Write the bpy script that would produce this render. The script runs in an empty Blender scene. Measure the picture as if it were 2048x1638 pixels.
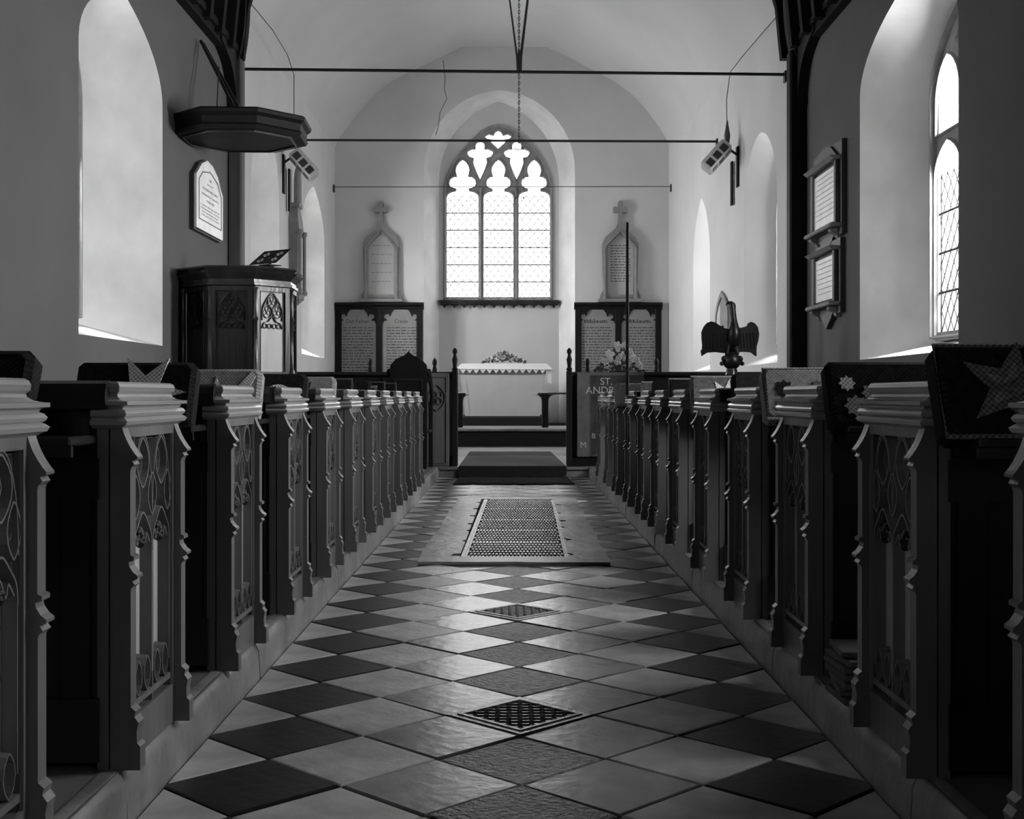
import bpy, math, random
from mathutils import Vector, Matrix
from mathutils.geometry import tessellate_polygon

random.seed(7)
SC = bpy.context.scene
COL = SC.collection

# ------------------------------------------------------------------ camera, sky, exposure
F_PX, HOR, VPX = 2497.0, 790.0, 1025.0
cam_d = bpy.data.cameras.new('camera')
cam = bpy.data.objects.new('camera', cam_d)
COL.objects.link(cam)
cam.location = (0, 0, 0.95)
cam.rotation_euler = (math.radians(90), 0, 0)
cam_d.sensor_fit = 'HORIZONTAL'
cam_d.sensor_width = 36
cam_d.lens = 36 * F_PX / 2048
cam_d.shift_x = -(VPX - 1024) / 2048
cam_d.shift_y = -(819 - HOR) / 2048
cam_d.clip_end = 300
SC.camera = cam
SC.view_settings.view_transform = 'Standard'
SC.view_settings.look = 'None'
SC.view_settings.gamma = 1
SC.view_settings.use_curve_mapping = False
SC.view_settings.exposure = 0.15
SC.cycles.use_denoising = True
SC.cycles.max_bounces = 10
SC.cycles.diffuse_bounces = 6
SC.cycles.glossy_bounces = 4
SC.cycles.transparent_max_bounces = 12
SC.cycles.sample_clamp_indirect = 6.0
SC.cycles.caustics_reflective = False

SKY = 6.5
world = bpy.data.worlds.new('overcast_sky')
SC.world = world
world.use_nodes = True
wn, wl = world.node_tree.nodes, world.node_tree.links
wn.clear()
wo = wn.new('ShaderNodeOutputWorld')
wb = wn.new('ShaderNodeBackground')
tc = wn.new('ShaderNodeTexCoord')
sx = wn.new('ShaderNodeSeparateXYZ')
mr = wn.new('ShaderNodeMapRange')
mr.inputs['From Min'].default_value = -0.06
mr.inputs['From Max'].default_value = 0.02
mr.inputs['To Min'].default_value = 0.25
mr.inputs['To Max'].default_value = 1.0
wl.new(tc.outputs['Generated'], sx.inputs[0])
wl.new(sx.outputs['Z'], mr.inputs['Value'])
wl.new(mr.outputs[0], wb.inputs['Color'])
wb.inputs['Strength'].default_value = SKY
wl.new(wb.outputs[0], wo.inputs['Surface'])


# daylight lamps, added outside each side window, mostly far stronger than the sky
DAY_FILL = {2: 58, 3: 62, 4: 104, 5: 56, 6: 40, 7: 24, 8: 0.3, 9: 24, 10: 0.8}


def portal(name, loc, direction, w, h, rad=None):
    l = bpy.data.lights.new(name, 'AREA')
    l.shape = 'RECTANGLE'
    l.size, l.size_y = w, h
    if rad is None:
        l.cycles.is_portal = True
    else:
        l.energy = rad * math.pi * w * h
    o = bpy.data.objects.new(name, l)
    o.location = loc
    o.rotation_euler = Vector(direction).to_track_quat('-Z', 'Z').to_euler()
    COL.objects.link(o)


# ------------------------------------------------------------------ materials
def mat(name, v, rough=0.6, var=0.0, scale=4.0, bump=0.0, bscale=None, stretch=None,
        spec=0.5, metal=0.0, coat=0.0, detail=4, kind='noise', orand=0.0):
    m = bpy.data.materials.new(name)
    m.use_nodes = True
    nt = m.node_tree
    b = nt.nodes['Principled BSDF']
    b.inputs['Roughness'].default_value = rough
    b.inputs['Specular IOR Level'].default_value = spec
    b.inputs['Metallic'].default_value = metal
    b.inputs['Coat Weight'].default_value = coat
    b.inputs['Base Color'].default_value = (v, v, v, 1)
    if var or bump:
        tcn = nt.nodes.new('ShaderNodeTexCoord')
        mp = nt.nodes.new('ShaderNodeMapping')
        if stretch:
            mp.inputs['Scale'].default_value = stretch
        nt.links.new(tcn.outputs['Object'], mp.inputs[0])
        if var:
            n = nt.nodes.new('ShaderNodeTexNoise')
            n.inputs['Scale'].default_value = scale
            n.inputs['Detail'].default_value = detail
            nt.links.new(mp.outputs[0], n.inputs['Vector'])
            r = nt.nodes.new('ShaderNodeMapRange')
            r.inputs['From Min'].default_value = 0.3
            r.inputs['From Max'].default_value = 0.7
            r.inputs['To Min'].default_value = v * (1 - var)
            r.inputs['To Max'].default_value = v * (1 + var)
            nt.links.new(n.outputs[0], r.inputs['Value'])
            last = r.outputs[0]
            if orand:
                oi = nt.nodes.new('ShaderNodeObjectInfo')
                r2 = nt.nodes.new('ShaderNodeMapRange')
                r2.inputs['To Min'].default_value = 1 - orand
                r2.inputs['To Max'].default_value = 1 + orand
                nt.links.new(oi.outputs['Random'], r2.inputs['Value'])
                mm = nt.nodes.new('ShaderNodeMath')
                mm.operation = 'MULTIPLY'
                nt.links.new(last, mm.inputs[0])
                nt.links.new(r2.outputs[0], mm.inputs[1])
                last = mm.outputs[0]
            if kind == 'weave':
                ck = nt.nodes.new('ShaderNodeTexChecker')
                ck.inputs['Scale'].default_value = 150
                ck.inputs['Color1'].default_value = (1.35, 1.35, 1.35, 1)
                ck.inputs['Color2'].default_value = (0.6, 0.6, 0.6, 1)
                nt.links.new(mp.outputs[0], ck.inputs['Vector'])
                mm = nt.nodes.new('ShaderNodeMath')
                mm.operation = 'MULTIPLY'
                nt.links.new(last, mm.inputs[0])
                nt.links.new(ck.outputs['Color'], mm.inputs[1])
                last = mm.outputs[0]
            nt.links.new(last, b.inputs['Base Color'])
        if bump:
            if kind == 'weave':
                n2 = nt.nodes.new('ShaderNodeTexChecker')
                n2.inputs['Scale'].default_value = bscale or 200
                out = n2.outputs['Fac']
            else:
                n2 = nt.nodes.new('ShaderNodeTexNoise')
                n2.inputs['Scale'].default_value = bscale or scale * 3
                n2.inputs['Detail'].default_value = 5
                out = n2.outputs[0]
            nt.links.new(mp.outputs[0], n2.inputs['Vector'])
            bp = nt.nodes.new('ShaderNodeBump')
            bp.inputs['Strength'].default_value = bump
            bp.inputs['Distance'].default_value = 0.01
            nt.links.new(out, bp.inputs['Height'])
            nt.links.new(bp.outputs[0], b.inputs['Normal'])
    return m


M = {
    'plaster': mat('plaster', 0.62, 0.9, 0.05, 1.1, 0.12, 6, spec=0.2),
    'plaster_dim': mat('inscription_stone', 0.46, 0.8, 0.06, 3),
    'reveal': mat('lit_reveal_plaster', 0.80, 0.9, 0.12, 1.6, 0.15, 5, spec=0.2),  # wall plaster made paler: light on the jambs put into the tone
    'shaded_nave_plaster': mat('shaded_nave_plaster', 0.135, 0.9, 0.08, 0.9, 0.15, 6, spec=0.2),  # chancel plaster darkened; the nave's dimness is put into the colour
    'ceil': mat('ceiling_plaster', 0.62, 0.95, 0.04, 0.8, 0.1, 5, spec=0.1),
    'stone': mat('tracery_stone', 0.30, 0.8, 0.15, 6, 0.25, 30),
    'grey_stone': mat('grey_monument_stone', 0.24, 0.7, 0.15, 5, 0.2, 30),
    'dark_stone': mat('dark_slate', 0.03, 0.5, 0.2, 6),
    'marble': mat('white_marble', 0.80, 0.35, 0.10, 5, 0.03, 20),
    'oak': mat('dark_oak', 0.016, 0.30, 0.5, 6, 0.25, 30, stretch=(1, 1, 0.15)),
    'oak_h': mat('dark_oak_rail', 0.030, 0.22, 0.4, 6, 0.15, 25, stretch=(1, 0.15, 1)),
    'oak_panel': mat('worn_and_lit_oak_panel', 0.46, 0.4, 0.2, 6, 0.2, 30, stretch=(1, 1, 0.12)),  # lightly worn; light on the flat faces is put into the tone
    'cap_wood': mat('polished_lit_oak_cap', 0.33, 0.22, 0.3, 6, 0.12, 25, stretch=(1, 0.15, 1)),  # highlights along the mouldings are put into the base tone
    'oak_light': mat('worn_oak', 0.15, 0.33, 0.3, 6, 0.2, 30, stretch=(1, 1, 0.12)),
    'black_wood': mat('black_timber', 0.006, 0.6, 0.5, 5, 0.3, 20, spec=0.22),
    'roof': mat('roof_timber', 0.010, 0.8, 0.4, 4, spec=0.2),
    'post': mat('post_timber', 0.09, 0.7, 0.3, 5, stretch=(1, 1, 0.2)),
    'iron': mat('wrought_iron', 0.02, 0.5, 0.2, 20, metal=0.2),
    'grate': mat('cast_iron_grate', 0.34, 0.26, 0.3, 30, 0.2, 80, metal=0.3),
    'grate_dark': mat('grate_pit_shade', 0.004, 0.9),  # near-black: shade under the bars put into the colour
    'tile_light': mat('tile_pale', 0.46, 0.34, 0.30, 7, 0.25, 26, orand=.18),
    'tile_mid': mat('tile_grey', 0.16, 0.24, 0.35, 6, 0.16, 20, orand=.25),
    'tile_rough': mat('tile_worn', 0.17, 0.33, 0.75, 28, 1.0, 60, orand=.15),
    'tile_dark': mat('tile_black', 0.006, 0.42, 0.4, 6, 0.2, 24, orand=.2),
    'joint': mat('tile_joint', 0.015, 0.9),
    'kerb': mat('kerb_stone', 0.22, 0.36, 0.35, 5, 0.4, 18),
    'platform': mat('platform_boards', 0.14, 0.5, 0.3, 4, 0.2, 20, stretch=(1, 0.2, 1)),
    'slab': mat('slab_stone', 0.20, 0.34, 0.45, 3.5, 0.5, 14),
    'carpet': mat('carpet_runner', 0.11, 0.95, 0.3, 60, 0.5, 200, spec=0.1),
    'carpet_dark': mat('carpet_dark', 0.022, 0.95, 0.3, 60, 0.5, 200, spec=0.1),
    'cloth': mat('white_linen', 0.72, 0.9, 0.03, 5, 0.1, 8),
    'frontal': mat('altar_frontal_cloth', 0.42, 0.9, 0.06, 3, 0.15, 6),
    'frontal_band': mat('frontal_band', 0.12, 0.9),
    'board': mat('painted_board', 0.26, 0.7, 0.1, 5),
    'faint_ink': mat('worn_inscription', 0.42, 0.7),
    'ink': mat('ink', 0.05, 0.8),
    'knit_dark': mat('needlepoint_dark', 0.018, 0.95, 0.4, 50, 0.8, 160, spec=0.15, kind='weave'),
    'knit_mid': mat('needlepoint_grey', 0.14, 0.95, 0.3, 50, 0.8, 160, spec=0.15, kind='weave'),
    'knit_pale': mat('needlepoint_pale', 0.32, 0.95, 0.2, 50, 0.8, 160, spec=0.15, kind='weave'),
    'knit_white': mat('needlepoint_cream', 0.80, 0.95, 0.15, 50, 0.8, 160, spec=0.15, kind='weave'),
    'leaf': mat('leaf', 0.05, 0.5, 0.4, 30),
    'petal': mat('petal', 0.7, 0.7, 0.1, 20),
    'petal_grey': mat('petal_grey', 0.28, 0.7, 0.1, 20),
    'lamp_metal': mat('lamp_enamel', 0.45, 0.5),
    'reflector': mat('heater_cell', 0.08, 0.3, metal=0.6),
    'brass': mat('dark_bronze', 0.012, 0.38, 0.3, 20, metal=0.4),
    'lead': mat('lead_came', 0.05, 0.6),
    'banner': mat('banner_cloth', 0.05, 0.95, 0.3, 8, 0.3, 150),
    'banner_edge': mat('banner_border', 0.13, 0.95, 0.2, 8, 0.3, 150),
    'thread': mat('pale_thread', 0.5, 0.9),
    'paper': mat('booklet_paper', 0.10, 0.8),
    'earth': mat('churchyard_grass', 0.06, 0.95, 0.3, 2),
    'tree': mat('tree_leaf', 0.10, 0.9, 0.3, 3),
}


def glass_mat():
    m = bpy.data.materials.new('old_window_glass')
    m.use_nodes = True
    nt = m.node_tree
    nt.nodes.clear()
    o = nt.nodes.new('ShaderNodeOutputMaterial')
    mx = nt.nodes.new('ShaderNodeMixShader')
    t = nt.nodes.new('ShaderNodeBsdfTransparent')
    t.inputs[0].default_value = (0.9, 0.9, 0.9, 1)
    g = nt.nodes.new('ShaderNodeBsdfGlossy')
    g.inputs['Roughness'].default_value = 0.08
    mx.inputs[0].default_value = 0.05
    nt.links.new(t.outputs[0], mx.inputs[1])
    nt.links.new(g.outputs[0], mx.inputs[2])
    nt.links.new(mx.outputs[0], o.inputs['Surface'])
    return m


M['glass'] = glass_mat()


# ------------------------------------------------------------------ mesh builder
class MB:
    def __init__(s, mirror=False):
        s.v, s.f, s.mirror = [], [], mirror

    def add(s, vs, fs):
        n = len(s.v)
        s.v += [tuple(p) for p in vs]
        s.f += [tuple(n + i for i in f) for f in fs]
        return s

    def box(s, x0, x1, y0, y1, z0, z1, ch=0.0):
        if ch:
            return s.cbox(x0, x1, y0, y1, z0, z1, ch)
        vs = [(x, y, z) for z in (z0, z1) for y in (y0, y1) for x in (x0, x1)]
        return s.add(vs, [(0, 2, 3, 1), (4, 5, 7, 6), (0, 1, 5, 4), (2, 6, 7, 3), (0, 4, 6, 2), (1, 3, 7, 5)])

    def cbox(s, x0, x1, y0, y1, z0, z1, c):
        # chamfered box: rings bottom to top
        def ring(z, i):
            xs, ys = (x0 + i, x1 - i), (y0 + i, y1 - i)
            k = c if i == 0 else c * 0.5
            return [(xs[0] + k, ys[0], z), (xs[1] - k, ys[0], z), (xs[1], ys[0] + k, z), (xs[1], ys[1] - k, z),
                    (xs[1] - k, ys[1], z), (xs[0] + k, ys[1], z), (xs[0], ys[1] - k, z), (xs[0], ys[0] + k, z)]
        return s.loft([ring(z0, c), ring(z0 + c, 0), ring(z1 - c, 0), ring(z1, c)], caps=True)

    def loft(s, rings, caps=False, closed=True):
        n = len(rings[0])
        vs = [p for r in rings for p in r]
        fs = []
        for a in range(len(rings) - 1):
            for i in range(n if closed else n - 1):
                j = (i + 1) % n
                fs.append((a * n + i, a * n + j, (a + 1) * n + j, (a + 1) * n + i))
        if caps:
            fs.append(tuple(range(n - 1, -1, -1)))
            fs.append(tuple((len(rings) - 1) * n + i for i in range(n)))
        return s.add(vs, fs)

    def prism(s, poly, fn, d0, d1):
        # poly 2D list, fn(u,v,d)->xyz
        tris = tessellate_polygon([[Vector((p[0], p[1], 0)) for p in poly]])
        n = len(poly)
        vs = [fn(u, v, d0) for u, v in poly] + [fn(u, v, d1) for u, v in poly]
        fs = [tuple(t) for t in tris] + [tuple(n + i for i in reversed(t)) for t in tris]
        fs += [(i, (i + 1) % n, n + (i + 1) % n, n + i) for i in range(n)]
        return s.add(vs, fs)

    def plate(s, outer, holes, fn, d0, d1=None, hole_d=None, bevel=0.0):
        loops = [outer] + holes
        tris = tessellate_polygon([[Vector((p[0], p[1], 0)) for p in l] for l in loops])
        flat = [p for l in loops for p in l]
        s.add([fn(u, v, d0) for u, v in flat], tris)
        if d1 is not None:
            s.add([fn(u, v, d1) for u, v in flat], [tuple(reversed(t)) for t in tris])
            for l in loops:
                s.loft([[fn(u, v, d0) for u, v in l], [fn(u, v, d1) for u, v in l]])
        return s

    def rib(s, pts, w, fn, d0, d1, closed=False, ridge=0.4):
        # raised bar following a 2D polyline, ridge-topped
        n = len(pts)
        rows = []
        for i in range(n):
            a = pts[(i - 1) % n] if (closed or i > 0) else pts[i]
            b = pts[(i + 1) % n] if (closed or i < n - 1) else pts[i]
            t = Vector((b[0] - a[0], b[1] - a[1]))
            if t.length < 1e-9:
                t = Vector((1, 0))
            t.normalize()
            nx, ny = -t.y, t.x
            p = pts[i]
            h = w / 2
            rows.append([fn(p[0] - nx * h, p[1] - ny * h, d0), fn(p[0] - nx * h * ridge, p[1] - ny * h * ridge, d1),
                         fn(p[0] + nx * h * ridge, p[1] + ny * h * ridge, d1), fn(p[0] + nx * h, p[1] + ny * h, d0)])
        if closed:
            rows.append(rows[0])
        return s.loft(rows, closed=False)

    def tube(s, pts, r, seg=8, caps=True):
        pts = [Vector(p) for p in pts]
        rs = r if isinstance(r, (list, tuple)) else [r] * len(pts)
        rings = []
        up = None
        for i, p in enumerate(pts):
            a = pts[max(i - 1, 0)]
            b = pts[min(i + 1, len(pts) - 1)]
            t = (b - a)
            t = t.normalized() if t.length > 1e-9 else Vector((0, 0, 1))
            if up is None:
                up = Vector((0, 0, 1)) if abs(t.z) < 0.9 else Vector((0, 1, 0))
            u = t.cross(up).normalized()
            w = u.cross(t).normalized()
            up = w
            rings.append([tuple(p + (u * math.cos(q) + w * math.sin(q)) * rs[i])
                          for q in [2 * math.pi * k / seg for k in range(seg)]])
        return s.loft(rings, caps=caps)

    def lathe(s, prof, cx, cy, seg=16, rot=0.0, sxy=(1, 1)):
        rings = [[(cx + r * sxy[0] * math.cos(rot + 2 * math.pi * k / seg), cy + r * sxy[1] * math.sin(rot + 2 * math.pi * k / seg), z)
                  for k in range(seg)] for r, z in prof]
        return s.loft(rings, caps=True)

    def ball(s, c, r, seg=8, rings=5, sc=(1, 1, 1)):
        rr = []
        for i in range(rings + 1):
            a = math.pi * (i / rings) - math.pi / 2
            q = max(math.cos(a), 0.02)
            rr.append([(c[0] + r * sc[0] * q * math.cos(2 * math.pi * k / seg), c[1] + r * sc[1] * q * math.sin(2 * math.pi * k / seg),
                        c[2] + r * sc[2] * math.sin(a)) for k in range(seg)])
        return s.loft(rr, caps=True)

    def mesh(s, name, m, smooth=False):
        me = bpy.data.meshes.new(name)
        vs = [(-x, y, z) for x, y, z in s.v] if s.mirror else s.v
        me.from_pydata(vs, [], s.f)
        import bmesh
        bm = bmesh.new()
        bm.from_mesh(me)
        bmesh.ops.remove_doubles(bm, verts=bm.verts, dist=1e-5)
        bmesh.ops.recalc_face_normals(bm, faces=bm.faces)
        bm.to_mesh(me)
        bm.free()
        me.materials.append(M[m] if isinstance(m, str) else m)
        if smooth:
            for p in me.polygons:
                p.use_smooth = True
            try:
                me.set_sharp_from_angle(angle=math.radians(35))
            except Exception:
                pass
        return me

    def build(s, name, m, parent=None, smooth=False, loc=None):
        return link(s.mesh(name, m, smooth), name, parent, loc)


def link(me, name, parent=None, loc=None):
    o = bpy.data.objects.new(name, me)
    COL.objects.link(o)
    if parent is not None:
        o.parent = parent
    if loc:
        o.location = loc
    return o


def empty(name, loc=(0, 0, 0), rz=0.0):
    o = bpy.data.objects.new(name, None)
    o.location = loc
    o.rotation_euler = (0, 0, rz)
    o.empty_display_size = 0.1
    COL.objects.link(o)
    return o


def tag(o, label, cat, group=None):
    o['label'] = label
    o['category'] = cat
    if group:
        o['group'] = group
    return o


def struct(o):
    o['kind'] = 'structure'
    return o


def pt(x, y, Y):   # a pixel of the photograph at distance Y -> (X, Z)
    return ((x - VPX) * Y / F_PX, 0.95 + (HOR - y) * Y / F_PX)


def arch(u0, u1, z0, zs, za, n=10):
    """pointed-arch outline, from bottom corner round to bottom corner"""
    c, w, h = (u0 + u1) / 2, (u1 - u0) / 2, za - zs
    if h < w:
        q = [(w, 0.0), (w * 0.98, h * 0.42), (w * 0.62, h * 0.78), (0.0, h)]
        def bz(t):
            k = ((1 - t) ** 3, 3 * t * (1 - t) ** 2, 3 * t * t * (1 - t), t ** 3)
            return (sum(a * b[0] for a, b in zip(k, q)), sum(a * b[1] for a, b in zip(k, q)))
        pts = [(u0, z0), (u1, z0)] + [(c + bz(i / n)[0], zs + bz(i / n)[1]) for i in range(n + 1)]
        return pts + [(c - bz(i / n)[0], zs + bz(i / n)[1]) for i in range(n - 1, -1, -1)]
    R = (w * w + h * h) / (2 * w)
    tmax = math.asin(min(1, h / R))
    pts = [(u0, z0), (u1, z0)]
    for i in range(n + 1):
        t = tmax * i / n
        pts.append((c + (w - R) + R * math.cos(t), zs + R * math.sin(t)))
    for i in range(n - 1, -1, -1):
        t = tmax * i / n
        pts.append((c - (w - R) - R * math.cos(t), zs + R * math.sin(t)))
    return pts


def curve(pts, n=6):
    """smooth open Catmull-Rom through 2D points"""
    out = []
    P = [pts[0]] + list(pts) + [pts[-1]]
    for i in range(1, len(P) - 2):
        for k in range(n):
            t = k / n
            a, b, c, d = P[i - 1], P[i], P[i + 1], P[i + 2]
            out.append(tuple(0.5 * ((2 * b[j]) + (-a[j] + c[j]) * t + (2 * a[j] - 5 * b[j] + 4 * c[j] - d[j]) * t * t +
                                    (-a[j] + 3 * b[j] - 3 * c[j] + d[j]) * t ** 3) for j in range(2)))
    out.append(tuple(pts[-1]))
    return out


def clip_poly(poly, inside, inter):
    out = []
    for i in range(len(poly)):
        a, b = poly[i - 1], poly[i]
        ia, ib = inside(a), inside(b)
        if ia != ib:
            out.append(inter(a, b))
        if ib:
            out.append(b)
    return out


def clip_rect(poly, u0, u1, v0, v1):
    for ax, val, sg in ((0, u0, 1), (0, u1, -1), (1, v0, 1), (1, v1, -1)):
        if not poly:
            return []
        def ins(p): return (p[ax] - val) * sg >= -1e-9
        def itx(a, b):
            t = (val - a[ax]) / (b[ax] - a[ax])
            return (a[0] + t * (b[0] - a[0]), a[1] + t * (b[1] - a[1]))
        poly = clip_poly(poly, ins, itx)
    return poly


def area2(p):
    return abs(sum(p[i - 1][0] * p[i][1] - p[i][0] * p[i - 1][1] for i in range(len(p)))) / 2


def text_mesh(body, size, name='lettering', extrude=0.001):
    c = bpy.data.curves.new(name, 'FONT')
    c.body = body
    c.size = size
    c.extrude = extrude
    c.align_x = 'CENTER'
    o = bpy.data.objects.new('tmp', c)
    COL.objects.link(o)
    dg = bpy.context.evaluated_depsgraph_get()
    dg.update()
    me = bpy.data.meshes.new_from_object(o.evaluated_get(dg))
    me.name = name
    bpy.data.objects.remove(o)
    return me


# ================================================================== THE SETTING
NX = 3.42            # nave half width
Y_ARCH = 15.2
PLAT = 0.12
STEP_Y = 14.4
EAST = 24.2


def north(u, v, d): return (-NX - d, u, v)
def south(u, v, d): return (NX + 0.03 + d, u, v)


CR0, CR1 = Vector((3.36, Y_ARCH)), Vector((3.03, EAST))
CRD = (CR1 - CR0).normalized()
CRN = Vector((CRD.y, -CRD.x))
def chan_s(u, v, d):
    k = (u - Y_ARCH) / CRD.y
    return (CR0.x + CRD.x * k + CRN.x * d, u + CRN.y * d, v)
def chan_n(u, v, d): return (-3.41 - 0.03 * (u - Y_ARCH) / 9 - d, u, v)
def eastw(u, v, d): return (u, EAST + d, v)


def wall(name, fn, u0, u1, z0, z1, openings, m='plaster', mrev='reveal'):
    outer = [(u0, z0), (u1, z0), (u1, z1), (u0, z1)]
    holes = [arch(*op['o']) for op in openings]
    w = MB().plate(outer, holes, fn, 0).build(name, m)
    struct(w)
    for op in openings:
        a, b = arch(*op['o']), arch(*op['i'])
        r = MB().loft([[fn(u, v, 0) for u, v in a], [fn(u, v, op['d']) for u, v in b]])
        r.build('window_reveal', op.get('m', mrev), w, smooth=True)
    return w


# nave and chancel walls with their splayed openings
oN1 = dict(o=(9.84, 12.2, 1.43, 3.78, 4.48), i=(10.3, 11.28, 1.62, 3.55, 4.3), d=0.62)
oN2 = dict(o=(-3.4, -1.0, 1.43, 3.75, 4.8), i=(-3.1, -1.3, 1.7, 3.6, 4.6), d=0.62)
wall('wall_left', north, -7.0, Y_ARCH, 0, 5.05, [oN1, oN2], 'shaded_nave_plaster')
oS1 = dict(o=(9.66, 12.4, 1.30, 3.92, 4.56), i=(10.15, 11.67, 1.45, 3.70, 4.42), d=0.60)
oS2 = dict(o=(3.2, 6.2, 1.30, 3.92, 4.98), i=(3.5, 5.9, 1.45, 3.7, 4.75), d=0.60)
oS3 = dict(o=(-4.0, -1.0, 1.30, 3.92, 4.98), i=(-3.7, -1.3, 1.45, 3.7, 4.75), d=0.60)
wall('wall_right', south, -7.0, Y_ARCH, 0, 5.05, [oS1, oS2, oS3], 'shaded_nave_plaster')
oC1 = dict(o=(20.3, 22.8, 1.62, 3.7, 4.55), i=(20.9, 22.2, 1.9, 3.5, 4.2), d=0.6)
oC2 = dict(o=(16.3, 18.3, 1.62, 3.7, 4.7), i=(16.7, 17.8, 1.9, 3.5, 4.3), d=0.6)
wall('wall_left', chan_n, Y_ARCH, EAST, 0, 5.8, [oC1, oC2])
oC3 = dict(o=(20.1, 21.6, 1.36, 3.1, 4.24), i=(20.35, 21.25, 1.6, 3.0, 3.9), d=0.55, m='plaster')
oC4 = dict(o=(15.75, 17.65, 1.36, 3.45, 4.45), i=(16.1, 17.2, 1.6, 3.3, 4.1), d=0.5, m='plaster')
wall('wall_right', chan_s, Y_ARCH, EAST, 0, 5.8, [oC3, oC4])

# east wall: recess down to the floor, splayed
prof_c = [(-3.44, 5.75), (-3.37, 5.92)] + [pt(a, b, EAST) for a, b in ((695, 255), (722, 219), (752, 187), (785, 162), (820, 143), (856, 127), (888, 112), (922, 94),
          (1092, 94), (1140, 116), (1188, 142), (1226, 161), (1262, 187), (1290, 216), (1315, 250))] + [(2.98, 5.92), (3.03, 5.75)]
rec_o = arch(-1.72, 1.21, 0.40, 5.30, 6.86, 14)
rec_i = arch(-1.465, 0.925, 0.40, 5.2, 6.80, 14)
ew_out = [(-3.44, 0), (3.03, 0)] + list(reversed(prof_c))
we = struct(MB().plate(ew_out, [rec_o], eastw, 0).build('wall_back', 'plaster'))
MB().loft([[eastw(u, v, 0) for u, v in rec_o], [eastw(u, v, 0.7) for u, v in rec_i]]).build('window_reveal', 'reveal', we, smooth=True)
EW = 24.9
def e_px(u, v):     # zoomed-crop pixels of the east window -> wall plane
    x, y = 840 + 0.24425 * u, 220 + 0.24425 * v
    return ((x - VPX) * EW / F_PX, 0.95 + (HOR - y) * EW / F_PX)
def eastp(u, v, d): return (u, EW + d, v)
frame_out = [e_px(190, 1556), e_px(1088, 1556), e_px(1086, 640), e_px(1065, 540), e_px(1020, 440), e_px(960, 340), e_px(880, 250),
             e_px(790, 175), e_px(715, 138), e_px(640, 122), e_px(570, 138), e_px(500, 175), e_px(415, 250), e_px(330, 340), e_px(265, 440),
             e_px(215, 540), e_px(192, 640)]
MB().plate(rec_i, [frame_out], eastp, 0, 0.05).build('recess_wall', 'plaster', we)

# nave west wall and the spandrel wall over the chancel opening
struct(MB().box(-NX - 0.1, NX + 0.1, -7.1, -7.0, 0, 9).build('wall_front', 'shaded_nave_plaster'))
sp_o = [(-NX - 0.3, 4.9), (-NX - 0.3, 9.0), (NX + 0.3, 9.0), (NX + 0.3, 4.9), (3.36, 4.9)]
pr = [(3.36, 5.75)] + [(x * 3.36 / 3.03 if x > 0 else x, z) for x, z in reversed(prof_c[1:-1])] + [(-3.41, 5.75), (-3.41, 4.9)]
struct(MB().prism(sp_o + pr, lambda u, v, d: (u, Y_ARCH - 0.02 + d, v), 0, 0.04).build('wall_arch', 'plaster'))

# chancel ceiling
c0 = [(-3.41, Y_ARCH, 5.75)] + [(x * 3.36 / 3.03 if x > 0 else x, Y_ARCH, z) for x, z in prof_c[1:-1]] + [(3.36, Y_ARCH, 5.75)]
c1 = [(x, EAST, z) for x, z in prof_c]
struct(MB().loft([c0, c1], closed=False).build('ceiling', 'ceil', smooth=True))

# nave wagon roof: boards, ribs, wall plates, purlins
roof = struct(empty('ceiling_nave', (0, 0, 0)))
def arc_pts(r, n=16): return [(r * math.cos(math.pi - math.pi * i / n), 5.0 + r * math.sin(math.pi - math.pi * i / n)) for i in range(n + 1)]
MB().loft([[(x, -7.0, z) for x, z in arc_pts(3.46)], [(x, Y_ARCH, z) for x, z in arc_pts(3.46)]], closed=False).build('roof_boarding', 'roof', roof)
ro, ri = arc_pts(3.46), arc_pts(3.24)
rib_me = MB().prism(ro + list(reversed(ri)), lambda u, v, d: (u, d, v), 0, 0.12).mesh('rib', 'roof')
y = 15.02
while y > 2.5:
    link(rib_me, 'roof_rib', roof, (0, y, 0))
    y -= 0.55
for sgn, xx in ((-1, -NX), (1, NX + 0.03)):
    MB().box(min(xx, xx - sgn * 0.10), max(xx, xx - sgn * 0.10), -7, 15.15, 4.96, 5.10).box(min(xx, xx - sgn * 0.14), max(xx, xx - sgn * 0.14), -7, 15.15, 5.06, 5.14).build('wall_plate', 'roof', roof)

# wall posts at the chancel opening with carved brackets
for sgn, nm, x0, wd, py in ((-1, 'post', -NX, 0.17, 14.98), (1, 'post', NX + 0.03, 0.20, 14.62)):
    tr = struct(empty('trim_1' if sgn < 0 else 'trim_2', (x0, py, 0)))
    xi = -sgn * wd
    MB().cbox(min(0, xi), max(0, xi), 0, 0.2, 0.0, 5.0, 0.02).build('wall_post', 'post' if sgn < 0 else 'black_wood', tr)
    br = curve([(0, 4.35), (0.03, 4.6), (0.12, 4.85), (0.3, 5.1), (0.42, 5.5), (0.45, 6.2)], 5)
    MB().prism([(0, 4.35)] + [(-sgn * (wd * 0.3 + u * 0.4), v) for u, v in br] + [(0, 6.2)], lambda u, v, d: (u, d, v), -0.04, 0.24).build('brace', 'black_wood', tr)
    # arched brace along the wall towards the nave
    b2 = curve([(0, 4.30), (-0.1, 4.62), (-0.35, 4.86), (-0.8, 5.0)], 5)
    MB().prism([(0.0, 4.30)] + b2 + [(-0.8, 5.1), (0, 5.1)], lambda u, v, d: (-sgn * d, u, v), 0.0, 0.12).build('brace', 'black_wood', tr)

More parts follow.
